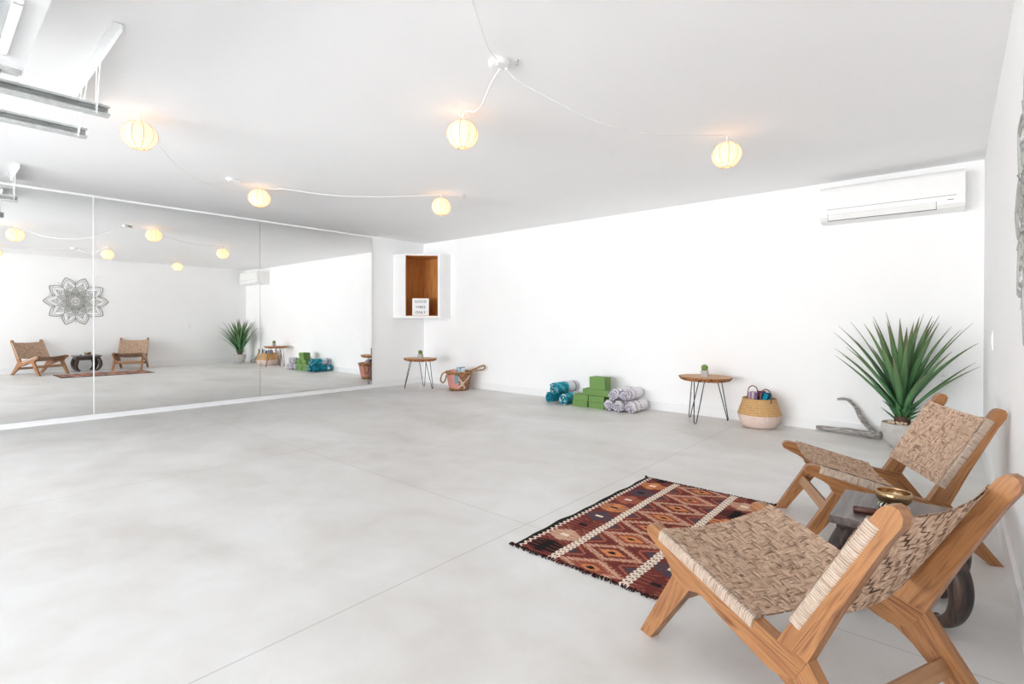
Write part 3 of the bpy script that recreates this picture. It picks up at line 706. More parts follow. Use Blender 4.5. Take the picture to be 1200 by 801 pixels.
for pts in ([P_(-0.15, -0.10, 0.265), P_(-0.215, -0.09, 0.28), P_(-0.26, -0.07, 0.24), P_(-0.28, -0.05, 0.16), P_(-0.252, -0.03, 0.115), P_(-0.222, 0.0, 0.14), P_(-0.20, 0.03, 0.22), P_(-0.185, 0.07, 0.28)],
            [P_(0.15, -0.11, 0.285), P_(0.215, -0.09, 0.315), P_(0.29, -0.06, 0.31), P_(0.375, -0.03, 0.32), P_(0.405, 0.0, 0.345), P_(0.39, 0.03, 0.378), P_(0.33, 0.06, 0.362), P_(0.26, 0.09, 0.33), P_(0.16, 0.11, 0.285)]):
    bm = bmesh.new(); tube(bm, smooth_path(pts, 7), 0.0115, 9)
    obj('rope_handle', bm, M['rope'], t, smooth=True, gv=lambda c: ((c.x+c.y+c.z)*0.5, c.z, c.x))
def pat_c(col, col2): return lambda c, n: col if sin(c.x*120+c.y*70) > -0.4 else col2
for (dr, df, rr, ln, cc, lab, sd, tl) in ((-0.075, -0.03, 0.06, 0.30, pat_c(lin(214, 150, 142), lin(226, 190, 180)), 'pink rolled cloth standing in the patchwork basket', 31, 0.08),
                           (0.0, -0.03, 0.042, 0.335, pat_c(lin(136, 190, 210), lin(186, 216, 226)), 'light blue rolled cloth standing in the patchwork basket', 32, 0.02),
                           (0.06, 0.02, 0.045, 0.33, pat_c(lin(120, 66, 70), lin(190, 160, 150)), 'maroon rolled cloth standing in the patchwork basket', 33, -0.04),
                           (0.09, -0.06, 0.038, 0.325, pat_c(white_, lin(196, 204, 210)), 'whitish rolled cloth standing at the right in the patchwork basket', 34, -0.1)):
    q = rgt*dr+fwd*df
    o = place_roll('rolled_cloth', roll_mesh(rr, ln, 2.6, 0.01, None, sd), cc, (AC_[0]+q.x, AC_[1]+q.y, 0.022), 0, lab, 'rolled cloth', 'cloths standing in the patchwork basket', (pi/2, tl))

# ------------------------------------------------------------------ potted plant
PC = Vector((-0.332, 5.49, 0))
t = thing('potted_agave', 'large spiky green plant in a pale concrete pot by the back corner', 'potted plant', PC)
bm = bmesh.new(); lathe(bm, [(0, 0), (0.075, 0), (0.088, 0.006), (0.118, 0.06), (0.138, 0.12), (0.147, 0.17), (0.146, 0.20), (0.140, 0.212), (0.132, 0.208), (0.128, 0.18), (0, 0.17)], 48)
obj('pot', bm, M['concrete_pot'], t, smooth=True)
bm = bmesh.new(); rnd = random.Random(5)
for k in range(150):
    r = 0.128*sqrt(rnd.random()); a = rnd.uniform(0, 6.283); s = rnd.uniform(0.008, 0.014)
    mtx = Matrix.Translation((r*cos(a), r*sin(a), 0.196+0.024*(1-(r/0.13)**2)+rnd.uniform(-0.004, 0.004))) @ Matrix.Rotation(rnd.uniform(0, 3), 4, 'Z') @ Matrix.Diagonal((s*1.3, s, s*0.7, 1))
    bmesh.ops.create_icosphere(bm, subdivisions=1, radius=1.0, matrix=mtx)
lathe(bm, [(0.131, 0.176), (0.12, 0.192), (0, 0.21)], 24)
o = obj('pebbles', bm, M['pebble'], t, smooth=True); o['kind'] = 'stuff'
bm = bmesh.new(); lathe(bm, [(0, 0.19), (0.06, 0.19), (0.055, 0.24), (0.045, 0.30), (0.04, 0.42), (0.02, 0.5), (0, 0.51)], 20, lambda th, i: 1+0.06*sin(5*th+i)); obj('stem', bm, M['stem'], t, smooth=True)
def leaf(az, el, L, w, z0, droop, r0=0.03, seed=0):
    bm = bmesh.new(); N = 16; d = Vector((cos(az), sin(az), 0)); s = Vector((-sin(az), cos(az), 0)); tt = 0.004
    p = d*r0+Vector((0, 0, z0)); e = el; rows = []
    for i in range(N+1):
        f = i/N
        ww = w*(0.62+1.1*f-0.4*f*f) if f < 0.35 else w*(0.956)*max(0.0, 1-((f-0.35)/0.65)**1.5)
        ww = max(ww, 0.0012)
        dirv = d*cos(e)+Vector((0, 0, sin(e))); nrm = -d*sin(e)+Vector((0, 0, cos(e)))
        fold = ww*0.26*(1-0.3*f)
        rows.append([bm.verts.new(p+s*ww/2*a+nrm*(fold*abs(a)**1.4+dz)) for a, dz in ((-1, 0), (-0.5, 0), (0, 0), (0.5, 0), (1, 0), (0.5, -tt*(1-0.8*f)), (0, -tt*1.5*(1-0.8*f)), (-0.5, -tt*(1-0.8*f)))])
        p = p+dirv*(L/N); e -= droop*(0.3+1.4*f)/N
    for i in range(N):
        a, b_ = rows[i], rows[i+1]
        for k in range(8): bm.faces.new((a[k], a[(k+1) % 8], b_[(k+1) % 8], b_[k]))
    bm.faces.new(rows[0][::-1]); bm.faces.new(rows[-1])
    P0 = d*r0+Vector((0, 0, z0))
    return obj('leaf', bm, M['leaf'], t, smooth=True, gv=lambda c: (min(1, (c-P0).length/max(L, 0.4)), c.dot(s)+seed, seed*3.1))
rnd = random.Random(12); ga = 2.39996
for k in range(40):
    f = k/39
    az = k*ga+0.4+rnd.uniform(-0.15, 0.15)
    el = radians(30+52*f+rnd.uniform(-6, 6)); L = 0.66+0.10*sin(f*pi)+rnd.uniform(-0.06, 0.06); z0 = 0.27+0.19*f; dr = 0.18+0.34*(1-f)*rnd.random()
    reach = L*cos(el-dr*0.35)+0.03
    lim = 0.52
    if cos(az) > 0: lim = min(lim, 0.50/max(cos(az), 1e-3))
    if sin(az) > 0: lim = min(lim, 0.30/max(sin(az), 1e-3))
    if reach > lim: el = max(el, math.acos(min(1, max(0.05, (lim-0.03)/L)))+dr*0.35)
    leaf(az, el, L, rnd.uniform(0.056, 0.070), z0, dr, 0.022, rnd.random())
for k in range(24):
    az = k*ga*1.01+1.0; leaf(az, radians(28+34*rnd.random()), rnd.uniform(0.11, 0.17), 0.055, 0.225+0.085*k/24, -0.1, 0.035, rnd.random())

# ------------------------------------------------------------------ driftwood
bm = bmesh.new(); rnd = random.Random(9)
def branch(pts, r0, r1, sd):
    P = smooth_path(pts, 9); n = len(P); ph = [rnd.uniform(0, 6) for _ in range(4)]
    tube(bm, P, lambda i, k: (r0+(r1-r0)*i/n)*(1+0.08*sin(i*0.55+ph[0])+0.10*sin(2*2*pi*k/10+ph[1]+i*0.2)+0.05*sin(i*2.1+ph[2]+k)), 10)
branch([(-0.495, 5.70, 0.042), (-0.60, 5.735, 0.036), (-0.72, 5.77, 0.036), (-0.86, 5.80, 0.032), (-1.03, 5.826, 0.028)], 0.034, 0.017, 1)
branch([(-0.55, 5.735, 0.055), (-0.60, 5.76, 0.105), (-0.665, 5.785, 0.19), (-0.69, 5.80, 0.245), (-0.745, 5.80, 0.315), (-0.785, 5.795, 0.335), (-0.85, 5.79, 0.328)], 0.026, 0.009, 2)
tag(obj('driftwood_branch', bm, M['driftwood'], smooth=True, gv=lambda c: (c.x+c.z, c.y, c.z)), 'grey forked driftwood branch on the floor leaning by the concrete pot', 'driftwood')

# ------------------------------------------------------------------ kilim rug
RX0, RX1, RY0, RY1, RT = -1.595, -0.785, 1.865, 3.26, 0.008
mar, dred, bei, ora, nav, blk, whi, rus = lin(110, 54, 50), lin(132, 64, 54), lin(202, 162, 138), lin(208, 134, 86), lin(80, 70, 80), lin(38, 31, 31), lin(234, 218, 200), lin(166, 98, 78)
RW, RL = RX1-RX0, RY1-RY0
def rug_col(u, v):
    if u > RW/2: um = RW-u
    else: um = u
    h = sin(u*913.1+v*377.7)*43758.5; h -= floor(h)
    if um < 0.022: return blk
    if um < 0.05:
        z = abs(((v/0.036) % 1)-0.5)*2
        return whi if abs((um-0.025)/0.022-z) < 0.32 else (blk if (um-0.025)/0.022 < z else dred)
    if um < 0.20:
        k = (v/0.165); i = int(floor(k)); f = k-i; w = (um-0.05)/0.15
        hk = abs(w-0.5)*2; side = 1 if u < RW/2 else 3
        cols = ((ora, mar), (blk, dred), (bei, rus), (mar, rus), (nav, dred), (ora, nav), (rus, dred), (nav, mar))
        c1, c2 = cols[(i+side) % 8]
        st = floor(hk*4)/4
        inside = abs(f-0.5) < 0.42-0.28*st*(1 if i % 2 else 0.5)
        if inside:
            if abs(f-0.5) < 0.07 and hk < 0.3: return whi if i % 2 else blk
            if int(f*22) % 4 == 0 and hk > 0.3: return c2
            return c1
        return mar if (int(f*26)+int(w*9)) % 3 else c2
    if um < 0.248:
        w = (um-0.20)/0.048; z = abs(((v/0.032) % 1)-0.5)*2
        a = abs(w-0.5)*2
        return whi if (abs(a-z) < 0.42 or a < 0.14) else mar
    # main field: one column of stepped diamonds
    hw = RW/2-0.248; d = abs(u-RW/2)/hw; pv = 0.185; k = v/pv+0.3; f = abs((k-floor(k))-0.5)*2; i = int(floor(k))
    st = 0.08
    dq = floor(d/st)*st+0.5*st
    q = dq*0.92+f
    tooth = 0.07*(int(v*170) % 2)
    if q < 0.16: return blk
    if q < 0.42: return ora if (i % 3 or q < 0.3) else rus
    if q < 0.52: return dred
    if q < 0.64+tooth: return mar if i % 2 else rus
    if q < 0.96+tooth: return bei if (int(v*170)+int(u*90)) % 4 else rus
    if q < 1.12+tooth: return dred
    # side triangles
    if d > 0.55 and f > 0.35+0.0*d:
        qq = (1-d)*1.3+(1-f)
        if qq < 0.28: return nav
        if qq < 0.52: return mar if i % 2 else lin(94, 62, 66)
        if qq < 0.66+tooth: return rus
    return mar
t = thing('kilim_rug', 'dark red patterned kilim rug on the concrete floor before the chairs', 'rug', (RX0, RY0, 0))
bm = bmesh.new(); cs = 0.005; nx, ny = int(RW/cs), int(RL/cs)
grid = []
for j in range(ny+1):
    row = []
    for i in range(nx+1):
        u, v = RW*i/nx, RL*j/ny
        e = 0.004*sin(v*11+1)+0.003*sin(v*29) if i in (0, nx) else 0
        z = RT+0.0015*sin(u*13+v*5)+0.0012*sin(v*21)-0.001
        row.append(bm.verts.new((u+e, v+(0.004*sin(u*17)+0.003*sin(u*41) if j in (0, ny) else 0), z)))
    grid.append(row)
for j in range(ny):
    for i in range(nx): bm.faces.new((grid[j][i], grid[j][i+1], grid[j+1][i+1], grid[j+1][i]))
edge = grid[0][:]+[grid[j][nx] for j in range(1, ny+1)]+grid[ny][nx-1::-1]+[grid[j][0] for j in range(ny-1, 0, -1)]
low = [bm.verts.new((v.co.x, v.co.y, 0.0005)) for v in edge]
for k in range(len(edge)): bm.faces.new((edge[k], low[k], low[(k+1) % len(edge)], edge[(k+1) % len(edge)]))
obj('rug_field', bm, M['kilim'], t, pattern=lambda c, n: rug_col(c.x, c.y), recalc=False)
rnd = random.Random(3)
for yb, sg in ((0, -1), (RL, 1)):
    bm = bmesh.new()
    for k in range(95):
        x = RW*(k+0.5)/95+rnd.uniform(-0.003, 0.003); l = rnd.uniform(0.008, 0.022)
        tube(bm, [(x, yb-sg*0.006, 0.006), (x+rnd.uniform(-0.004, 0.004), yb+sg*l*0.5, 0.006), (x+rnd.uniform(-0.009, 0.009), yb+sg*l, 0.003)], 0.0028, 5)
    o = obj('fringe', bm, M['tassel'], t, smooth=True); o['kind'] = 'stuff'
for x0, y0, dx, dy in ((0, 0, -0.02, -0.012), (0, RL, -0.012, 0.024), (RW, RL, 0.012, 0.008), (RW, 0, 0.012, -0.02)):
    bm = bmesh.new(); tube(bm, [(x0, y0, 0.007), (x0+dx*0.5, y0+dy*0.5, 0.008), (x0+dx, y0+dy, 0.005)], lambda i, k: (0.007, 0.008, 0.004)[i], 7)
    obj('corner_tassel', bm, M['tassel'], t, smooth=True)

# ------------------------------------------------------------------ lounge chairs
CW = 0.538/2; TH = 0.036; XI = CW-TH
def side_prism(poly, x0, x1):
    bm = bmesh.new(); prism(bm, [(x0, y, z) for y, z in poly], (x1-x0, 0, 0)); return bm
def arc(cy, cz, r, a0, a1, n=6): return [(cy+r*cos(radians(a0+(a1-a0)*i/n)), cz+r*sin(radians(a0+(a1-a0)*i/n))) for i in range(n+1)]
RAIL = [(0.30, 0.386)]+[(0.315, 0.387), (0.332, 0.383), (0.343, 0.373), (0.345, 0.360), (0.338, 0.348)]+[(0.30, 0.329), (0.272, 0.316), (0.248, 0.30), (0.232, 0.283), (0.222, 0.262), (0.175, 0.238), (0.14, 0.247), (0.118, 0.253), (0.094, 0.252), (0.022, 0.226), (-0.063, 0.198), (-0.11, 0.183), (-0.145, 0.176), (-0.20, 0.19), (-0.215, 0.215), (-0.238, 0.256), (-0.205, 0.2585), (-0.154, 0.263), (-0.13, 0.2655)]
def topz(y): return 0.263+(y+0.154)*0.27
FLEG = [(0.232, 0.275), (0.222, 0.259), (0.378, 0.0), (0.327, 0.0), (0.150, 0.243), (0.16, 0.262), (0.2, 0.28)]
RLEG = [(-0.238, 0.255), (-0.436, 0.0), (-0.388, 0.0), (-0.29, 0.082), (-0.235, 0.13), (-0.19, 0.155), (-0.125, 0.185), (-0.15, 0.225)]
RLEG = [(-0.237, 0.254), (-0.346, 0.112), (-0.434, 0.0), (-0.386, 0.0), (-0.29, 0.078), (-0.205, 0.150), (-0.165, 0.172), (-0.128, 0.187), (-0.16, 0.225)]
POST = [(-0.154, 0.262), (-0.196, 0.336), (-0.372, 0.642), (-0.392, 0.675), (-0.404, 0.687), (-0.420, 0.692), (-0.434, 0.686), (-0.441, 0.672), (-0.438, 0.652), (-0.407, 0.602), (-0.307, 0.407), (-0.238, 0.256)]
def sleeve(P0, P1, nrm, dp, x0, x1, pitch=0.0072):
    P0, P1 = Vector((0, *P0)), Vector((0, *P1)); n2 = Vector((0, *nrm)).normalized(); d = P1-P0; L = d.length; d.normalize()
    bm = bmesh.new(); nc = int(L/pitch); sub = 5; N = nc*sub
    # loop points (x, n): rounded rectangle
    loop = []
    r = 0.006; X0, X1, N0, N1 = x0-0.0015, x1+0.0015, -dp, 0.0035
    for cx, cn, a0 in ((X1-r, N1-r, 0), (X0+r, N1-r, 90), (X0+r, N0+r, 180), (X1-r, N0+r, 270)):
        for k in range(4): a = radians(a0+30*k); loop.append((cx+r*cos(a), cn+r*sin(a), cos(a), sin(a)))
    rings = []; gvs = {}
    for i in range(N+1):
        f = (i % sub)/sub; bump = 0.0034*sqrt(max(0, 1-(2*f-1)**2)) if i % sub else 0.0
        ring = []
        for (x, n_, ex, en) in loop:
            q = P0+d*(L*i/N)+n2*(n_+en*bump); q.x = x+ex*bump; ring.append(bm.verts.new(q))
        rings.append(ring)
    m_ = len(loop)
    for i in range(N):
        for k in range(m_): bm.faces.new((rings[i][k], rings[i][(k+1) % m_], rings[i+1][(k+1) % m_], rings[i+1][k]))
    bm.faces.new(rings[0][::-1]); bm.faces.new(rings[-1])
    gv = lambda c: ((c.x*1.0+(c-P0).dot(n2)), floor((c-P0).dot(d)/pitch+0.01)*0.71, 0)
    return bm, gv
def weave(S, nu, nv, cords=3, A=0.0042, per=4, sd=1):
    """broken twill of flat bundles of cords over the surface S(u, v) -> (point, normal)"""
    bm = bmesh.new(); data = []
    seq = (0, 1, 3, 2, 1, 0, 2, 3); rp_ = random.Random(sd)
    flip = [[rp_.random() < 0.06 for _ in range(nv+2)] for _ in range(nu+2)]
    def B(i, j): return (1 if ((j+seq[i % 8]) % 4 < 2) != flip[i][j] else -1)
    def hgt(get, n, b_):
        x = b_*n-0.5; k = int(floor(x)); f = x-k; f = max(0, min(1, (f-0.15)/0.7)); f = f*f*(3-2*f)
        a0, a1 = get(min(max(k, 0), n-1)), get(min(max(k+1, 0), n-1)); return a0+(a1-a0)*f
    cs_ = cords*4
    for kind in (0, 1):
        n1, n2_ = (nu, nv) if kind == 0 else (nv, nu)
        for i in range(n1):
            rows = []; M_ = n2_*per
            rs = random.Random(i*31+kind*977+sd); jig = rs.uniform(-0.1, 0.1); ph = rs.uniform(0, 6)
            for j in range(M_+1):
                b_ = j/M_; row = []
                hh = A*(hgt(lambda q: B(i, q), n2_, b_) if kind == 0 else -hgt(lambda q: B(q, i), n2_, b_))
                for c in range(cs_+1):
                    cf = c/cs_; a_ = (i+cf+0.10*sin(b_*23+ph+cf*2))/n1; a_ = min(1, max(0, a_))
                    fr_ = (cf*cords) % 1; bump = 0.0021*sqrt(max(0, 1-(2*fr_-1)**2))
                    u, v = (a_, b_) if kind == 0 else (b_, a_)
                    p, nn = S(u, v)
                    row.append(bm.verts.new(p+nn*(hh+bump-0.0011)))
                    data.append((b_*0.45, i*1.37+kind*40+min(cords-1, int(cf*cords))*0.61, 0))
                rows.append(row)
            for j in range(M_):
                for c in range(cs_): bm.faces.new((rows[j][c], rows[j][c+1], rows[j+1][c+1], rows[j+1][c]))
    return bm, data
def set_gv(o, data):
    a = o.data.attributes.new('gv', 'FLOAT_VECTOR', 'POINT'); a.data.foreach_set('vector', [c for d in data for c in d])
def make_chair(loc, rz, label):
    t = thing('lounge_chair', label, 'lounge chair', loc, rz, 'teak lounge chairs with woven seats')
    for s in (-1, 1):
        x0, x1 = (XI, CW) if s > 0 else (-CW, -XI); sd = 0.37*s+0.5
        e = 0.0008
        obj('seat_rail', side_prism(RAIL, x0, x1), M['teak'], t, bevel=0.005, gv=gv_axis((0, 1, 0.27), (0, -0.27, 1), sd))
        obj('leg', side_prism(FLEG, x0+e, x1-e), M['teak'], t, bevel=0.005, gv=gv_axis((0, -0.5, 1), (0, 1, 0.5), sd+1.3))
        obj('leg', side_prism(RLEG, x0+2*e, x1-2*e), M['teak'], t, bevel=0.005, gv=gv_axis((0, 0.75, 1), (0, 1, -0.75), sd+2.1))
        obj('back_post', side_prism(POST, x0+e*0.5, x1-e*0.5), M['teak'], t, bevel=0.006, seg=3, gv=gv_axis((0, -0.5, 0.87), (0, 0.87, 0.5), sd+3.7))
    bm = bmesh.new(); obox(bm, (-XI-0.004, 0.246, 0.175), (XI+0.004, 0.246, 0.175), (0, -0.55, 1), 0.048, 0.02)
    obj('stretcher', bm, M['stretcher_wood'], t, bevel=0.003, gv=gv_axis((1, 0, 0), (0, 0, 1)))
    bm = bmesh.new(); obox(bm, (-XI-0.004, -0.283, 0.128), (XI+0.004, -0.283, 0.128), (0, 0.75, 1), 0.042, 0.02)
    obj('stretcher', bm, M['stretcher_wood'], t, bevel=0.003, gv=gv_axis((1, 0, 0), (0, 0, 1), 2.0))
    ys0, ys1 = 0.277, -0.088
    def S_seat(u, v):
        x = (u*2-1)*(CW-0.006); y = ys0+(ys1-ys0)*v; q = 1-(x/(CW-0.006))**2
        n = Vector((0, -0.26, 0.966)); edge_f = 0.004
        p = Vector((x, y, topz(y)))+n*(0.0075-0.028*q); tx = Vector((1, 0, 0.028*2*x/(CW-0.006)**2)); ty = Vector((0, 1, 0.27))
        return p, tx.cross(ty).normalized()
    bm, data = weave(S_seat, 26, 19, A=0.0036); seat = obj('seat', bm, M['weave'], t, smooth=True, recalc=False); set_gv(seat, data)
    b0, b1 = Vector((0, -0.193, 0.333)), Vector((0, -0.374, 0.647)); bd = (b1-b0).normalized(); bn = Vector((0, bd.z, -bd.y))
    def S_back(u, v):
        x = (u*2-1)*(CW-0.006); q = 1-(x/(CW-0.006))**2
        p = b0+(b1-b0)*v+bn*(0.007-0.036*q); p.x = x; tx = Vector((1, 0, 0))+bn*(0.036*2*x/(CW-0.006)**2)
        return p, tx.cross(bd).normalized()*(1 if tx.cross(bd).dot(bn) > 0 else -1)
    bm, data = weave(S_back, 26, 18, A=0.0030, sd=5); back = obj('backrest', bm, M['weave'], t, smooth=True, recalc=False); set_gv(back, data)
    for s in (-1, 1):
        x0, x1 = (XI, CW) if s > 0 else (-CW, -XI)
        bm, g = sleeve((ys0, topz(ys0)), (ys1, topz(ys1)), (-0.26, 0.966), 0.030, *((XI+0.013, CW) if s > 0 else (-CW, -XI-0.013))); obj('cord_wrap', bm, M['wrap'], seat, smooth=False, gv=g, label='pale cord wound around the rail')
        bm, g = sleeve((b0.y, b0.z), (b1.y, b1.z), (bn.y, bn.z), 0.024, *((XI+0.013, CW) if s > 0 else (-CW, -XI-0.013))); obj('cord_wrap', bm, M['wrap'], back, smooth=False, gv=g, label='pale cord wound around the post')
    return t
ch = make_chair((-0.370, 1.734, 0), radians(155.996-90), 'teak lounge chair with woven cord seat in the foreground, its back to the camera')
dup(ch, (-0.332, 3.172, 0), radians(203.71-90), 'teak lounge chair with woven cord seat beyond the dark table, facing left')

# ------------------------------------------------------------------ dark low table, bowl, mallet
TC = (-0.158, 2.458, 0); TT = 0.34; TW = 0.198
t = thing('opium_table', 'small dark carved table with curled feet standing between the two chairs', 'side table', TC)
bm = bmesh.new(); box(bm, -TW, TW, -TW, TW, TT-0.028, TT); obj('tabletop', bm, M['dark_top'], t, bevel=0.004, gv=gv_axis((0, 1, 0), (1, 0, 0)))
bm = bmesh.new()
box(bm, -TW+0.02, TW-0.02, -TW+0.02, TW-0.02, TT-0.046, TT-0.028); w = TW-0.03
for a in ((-w, w, -w, -w+0.03), (-w, w, w-0.03, w), (-w, -w+0.03, -w+0.03, w-0.03), (w-0.03, w, -w+0.03, w-0.03)): box(bm, a[0], a[1], a[2], a[3], TT-0.095, TT-0.046)
obj('apron', bm, M['dark_wood'], t, bevel=0.003, gv=gv_axis((0, 1, 0), (0, 0, 1)))
for sx in (-1, 1):
    for sy in (-1, 1):
        d = Vector((sx, sy, 0)).normalized(); s = Vector((-d.y, d.x, 0)); c0 = Vector((sx*(TW-0.055), sy*(TW-0.055), 0))
        prof = [(0.0, TT-0.048, 0.058), (0.018, TT-0.085, 0.066), (0.040, TT-0.125, 0.066), (0.052, TT-0.17, 0.062), (0.050, TT-0.215, 0.056), (0.034, TT-0.26, 0.05), (0.006, TT-0.295, 0.046), (-0.026, TT-0.312, 0.042), (-0.05, TT-0.308, 0.032)]
        pts = smooth_path([(r, z, w_) for r, z, w_ in prof], 4)
        bm = bmesh.new(); rings = []
        for i, q in enumerate(pts):
            q0, q1 = pts[max(0, i-1)], pts[min(len(pts)-1, i+1)]; tg = Vector((q1.x-q0.x, q1.y-q0.y)).normalized(); nn = Vector((tg.y, -tg.x)); hw_ = q.z/2; ht = q.z*0.46
            ring = []
            for k in range(16):
                a = 2*pi*k/16; ca, sa = cos(a), sin(a); ex = math.copysign(abs(ca)**0.55, ca); ey = math.copysign(abs(sa)**0.55, sa)
                rr = q.x+nn.x*ht*ex; zz = q.y+nn.y*ht*ex
                ring.append(bm.verts.new(c0+d*rr+s*hw_*ey+Vector((0, 0, max(0.0, zz)))))
            rings.append(ring)
        for i in range(len(rings)-1):
            for k in range(16): bm.faces.new((rings[i][k], rings[i][(k+1) % 16], rings[i+1][(k+1) % 16], rings[i+1][k]))
        bm.faces.new(rings[0][::-1]); bm.faces.new(rings[-1])
        obj('leg', bm, M['dark_wood'], t, smooth=True, gv=gv_axis((0, 0, 1), (1, 0, 0), sx*0.3+sy))
BO = (-0.176, 2.50, TT)
bm = bmesh.new(); ncol = 28
tube(bm, [(0.040*cos(2*pi*k/32), 0.040*sin(2*pi*k/32), 0.0115) for k in range(32)], 0.0115, 10, closed=True)
def pat_ring(c, n): return (lin(30, 34, 40), lin(222, 214, 190), lin(72, 104, 84), lin(228, 226, 222))[int((atan2(c.y, c.x)+pi)*5.1) % 4]
o = obj('bowl_cushion', bm, M['towel'], None, pattern=pat_ring); o.location = BO; tag(o, 'patterned black and white ring cushion under the brass bowl', 'cushion')
bm = bmesh.new(); lathe(bm, [(0, 0.0), (0.026, 0.001), (0.044, 0.010), (0.056, 0.025), (0.0605, 0.04), (0.060, 0.052), (0.0585, 0.057), (0.0545, 0.057), (0.0545, 0.05), (0.055, 0.04), (0.050, 0.026), (0.039, 0.013), (0, 0.006)], 56)
o = obj('singing_bowl', bm, M['brass'], None, smooth=True); o.location = (BO[0], BO[1], TT+0.0125); tag(o, 'round brass singing bowl on the dark table between the chairs', 'bowl')
bm = bmesh.new(); tube(bm, [(-0.075, 0, 0.0125), (-0.074, 0, 0.0125), (-0.02, 0, 0.0125), (0.03, 0, 0.0115), (0.07, 0, 0.011), (0.088, 0, 0.010), (0.09, 0, 0.010)], lambda i, k: (0.009, 0.0125, 0.0125, 0.0105, 0.0085, 0.007, 0.004)[i], 14)
o = obj('bowl_mallet', bm, M['mallet'], None, smooth=True, gv=gv_axis((1, 0, 0), (0, 1, 0))); o.location = (-0.218, 2.375, TT); o.rotation_euler = (0, 0, 0.26); tag(o, 'dark red wooden mallet lying beside the brass bowl', 'mallet')

# ------------------------------------------------------------------ mandala wall art on the right wall
bm = bmesh.new(); MD = 0.006
def ribbon(pts, w, closed=False, tap=None):
    P = [Vector(p) for p in pts]; n = len(P); L_, R_ = [], []
    for i in range(n):
        if closed: d = P[(i+1) % n]-P[i-1]
        else: d = P[min(i+1, n-1)]-P[max(i-1, 0)]
        d = d.normalized() if d.length > 1e-9 else Vector((1, 0)); nn = Vector((-d.y, d.x)); ww = w/2*(tap(i/(n-1)) if tap else 1)
        L_.append(P[i]+nn*ww); R_.append(P[i]-nn*ww)
    V = lambda q, x: bm.verts.new((x, q.x, q.y))
    Lf, Rf, Lb, Rb = [V(q, -MD) for q in L_], [V(q, -MD) for q in R_], [V(q, 0) for q in L_], [V(q, 0) for q in R_]
    for i in range(n if closed else n-1):
        j = (i+1) % n
        bm.faces.new((Lf[i], Lf[j], Rf[j], Rf[i])); bm.faces.new((Lb[j], Lb[i], Rb[i], Rb[j])); bm.faces.new((Lf[j], Lf[i], Lb[i], Lb[j])); bm.faces.new((Rf[i], Rf[j], Rb[j], Rb[i]))
    if not closed:
        bm.faces.new((Lf[0], Rf[0], Rb[0], Lb[0])); bm.faces.new((Rf[-1], Lf[-1], Lb[-1], Rb[-1]))
def dot(c, r, n=10, sx=1.0, ang=0):
    vs = [Vector((c[0]+r*cos(2*pi*k/n), c[1]+r*sin(2*pi*k/n))) for k in range(n)]
    f = [bm.verts.new((-MD, v.x, v.y)) for v in vs]; b_ = [bm.verts.new((0, v.x, v.y)) for v in vs]
    bm.faces.new(f); bm.faces.new(b_[::-1])
    for k in range(n): bm.faces.new((f[k], b_[k], b_[(k+1) % n], f[(k+1) % n]))
pol = lambda r, a: (r*cos(a), r*sin(a))
def ring(r, w, n=60): ribbon([pol(r, 2*pi*k/n) for k in range(n)], w, True)
def petal(a, r0, r1, hw, w, n=10):
    # ogee petal outline, from base to tip and back
    pts = []
    for k in range(n+1):
        f = k/n; r = r0+(r1-r0)*f; da = hw*sin(pi*min(1, f*1.05)**0.8)*(1-f**3)+0.0
        pts.append(pol(r, a+da))
    l2 = []
    for k in range(n, -1, -1):
        f = k/n; r = r0+(r1-r0)*f; da = hw*sin(pi*min(1, f*1.05)**0.8)*(1-f**3)
        l2.append(pol(r, a-da))
    ribbon(pts, w); ribbon(l2, w)
ring(0.022, 0.010, 24); ring(0.048, 0.020, 40); ring(0.082, 0.008, 48); ring(0.098, 0.005, 48)
for k in range(10):
    a = 2*pi*k/10; h = a+pi/10
    petal(a, 0.09, 0.21, 0.20, 0.009); petal(a, 0.11, 0.18, 0.10, 0.007)
    petal(h, 0.11, 0.33, 0.25, 0.011); petal(h, 0.14, 0.27, 0.14, 0.008); petal(h, 0.16, 0.22, 0.06, 0.009)
    petal(a, 0.20, 0.40, 0.24, 0.009); petal(a, 0.23, 0.34, 0.12, 0.007)
    for (r, da, s) in ((0.145, 0.0, 0.008), (0.285, 0.0, 0.012), (0.30, 0.10, 0.011), (0.30, -0.10, 0.011), (0.355, 0.05, 0.008), (0.355, -0.05, 0.008), (0.375, 0.0, 0.010), (0.42, 0.0, 0.008)): dot(pol(r, a+da), s)
    for (r, da, s) in ((0.24, 0, 0.013), (0.30, 0.0, 0.010), (0.36, 0.0, 0.016), (0.40, 0.06, 0.007), (0.40, -0.06, 0.007)): dot(pol(r, h+da), s)
    # bold outer pointed petals
    o1 = [pol(0.34, h-0.0), pol(0.385, h+0.08), pol(0.42, a+pi/10-0.13+0.0), ]
    ribbon([pol(0.375, a-pi/10), pol(0.43, a-0.235), pol(0.47, a-0.14), pol(0.525, a)], 0.024, tap=lambda f: 0.45+0.55*f)
    ribbon([pol(0.525, a), pol(0.47, a+0.14), pol(0.43, a+0.235), pol(0.375, a+pi/10)], 0.024, tap=lambda f: 1-0.55*f)
    ribbon([pol(0.36, a-0.26), pol(0.42, a-0.15), pol(0.475, a)], 0.009); ribbon([pol(0.475, a), pol(0.42, a+0.15), pol(0.36, a+0.26)], 0.009)
    ribbon([pol(0.40, h), pol(0.47, h)], 0.006)
    ribbon([pol(0.33, h), pol(0.40, h)], 0.007)
o = obj('mandala_wall_art', bm, M['mandala']); o.location = (XR-0.0005, 2.36, 1.50)
tag(o, 'large grey lacy mandala on the right wall, seen whole only in the mirror', 'wall art')

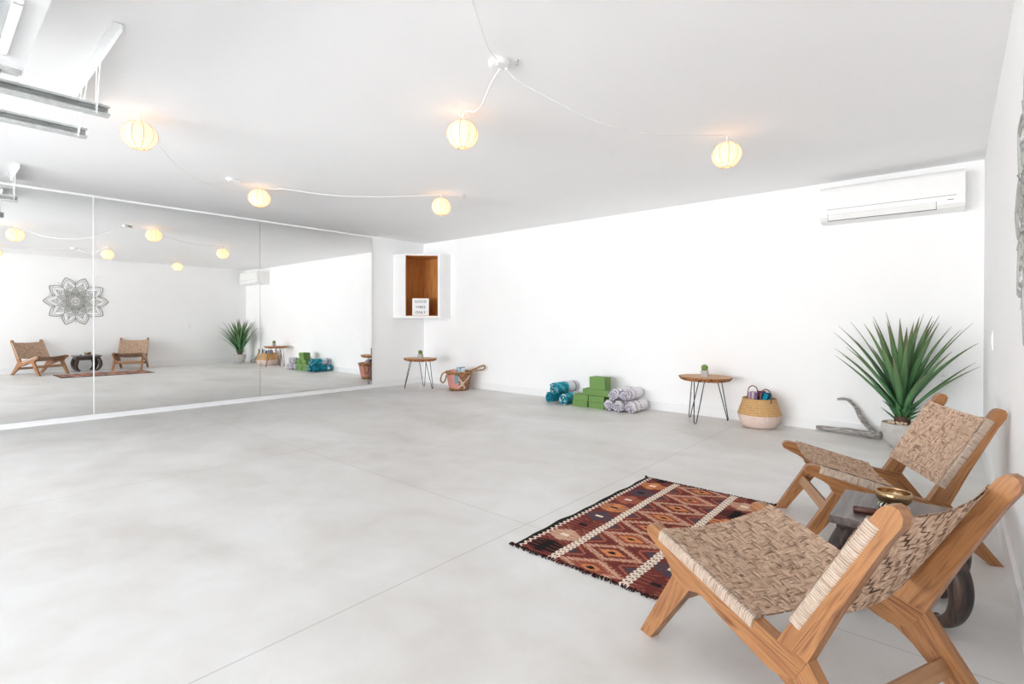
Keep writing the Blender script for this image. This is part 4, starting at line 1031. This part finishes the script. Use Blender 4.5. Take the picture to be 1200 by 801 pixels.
# ------------------------------------------------------------------ light: daylight through the two open doors, plus lanterns
w = bpy.data.worlds.new('world'); SC.world = w; w.use_nodes = True; nt = w.node_tree
bg = nt.nodes['Background']
tc = nt.nodes.new('ShaderNodeTexCoord'); sp = nt.nodes.new('ShaderNodeSeparateXYZ'); nt.links.new(tc.outputs['Generated'], sp.inputs[0])
rw = nt.nodes.new('ShaderNodeValToRGB'); mr = nt.nodes.new('ShaderNodeMapRange'); mr.inputs['From Min'].default_value = -1; mr.inputs['From Max'].default_value = 1
nt.links.new(sp.outputs[2], mr.inputs['Value']); nt.links.new(mr.outputs[0], rw.inputs['Fac'])
els = rw.color_ramp.elements
for q, c in ((0.22, (0.40, 0.40, 0.395, 1)), (0.32, (0.66, 0.655, 0.65, 1)), (0.395, (1.08, 1.075, 1.07, 1)), (0.47, (0.74, 0.74, 0.742, 1)), (0.54, (0.70, 0.71, 0.72, 1)), (0.62, (0.20, 0.25, 0.32, 1))): els.new(q).color = c
els[0].color = (0.30, 0.29, 0.29, 1); els[-1].color = (0.15, 0.22, 0.32, 1)
nt.links.new(rw.outputs['Color'], bg.inputs['Color']); bg.inputs['Strength'].default_value = 19.2
for i, (x0, x1) in enumerate(DOORS):
    l = bpy.data.lights.new('door_daylight', 'AREA'); l.shape = 'RECTANGLE'; l.size = x1-x0; l.size_y = DH; l.cycles.is_portal = True
    o = bpy.data.objects.new('door_daylight', l); COL.objects.link(o); o.location = ((x0+x1)/2, YF-0.06, DH/2)
    o.rotation_euler = (pi/2, 0, 0)
    d = o.rotation_euler.to_matrix() @ Vector((0, 0, -1))
    if d.y < 0: o.rotation_euler = (-pi/2, 0, 0)

SC.view_settings.view_transform = 'Standard'; SC.view_settings.look = 'None'; SC.view_settings.gamma = 1; SC.view_settings.use_curve_mapping = False
SC.view_settings.exposure = 0.0
SC.cycles.max_bounces = 14; SC.cycles.diffuse_bounces = 8; SC.cycles.glossy_bounces = 6; SC.cycles.transmission_bounces = 8
SC.cycles.sample_clamp_indirect = 10.0
SC.cycles.use_denoising = True
SC.cycles.caustics_reflective = False
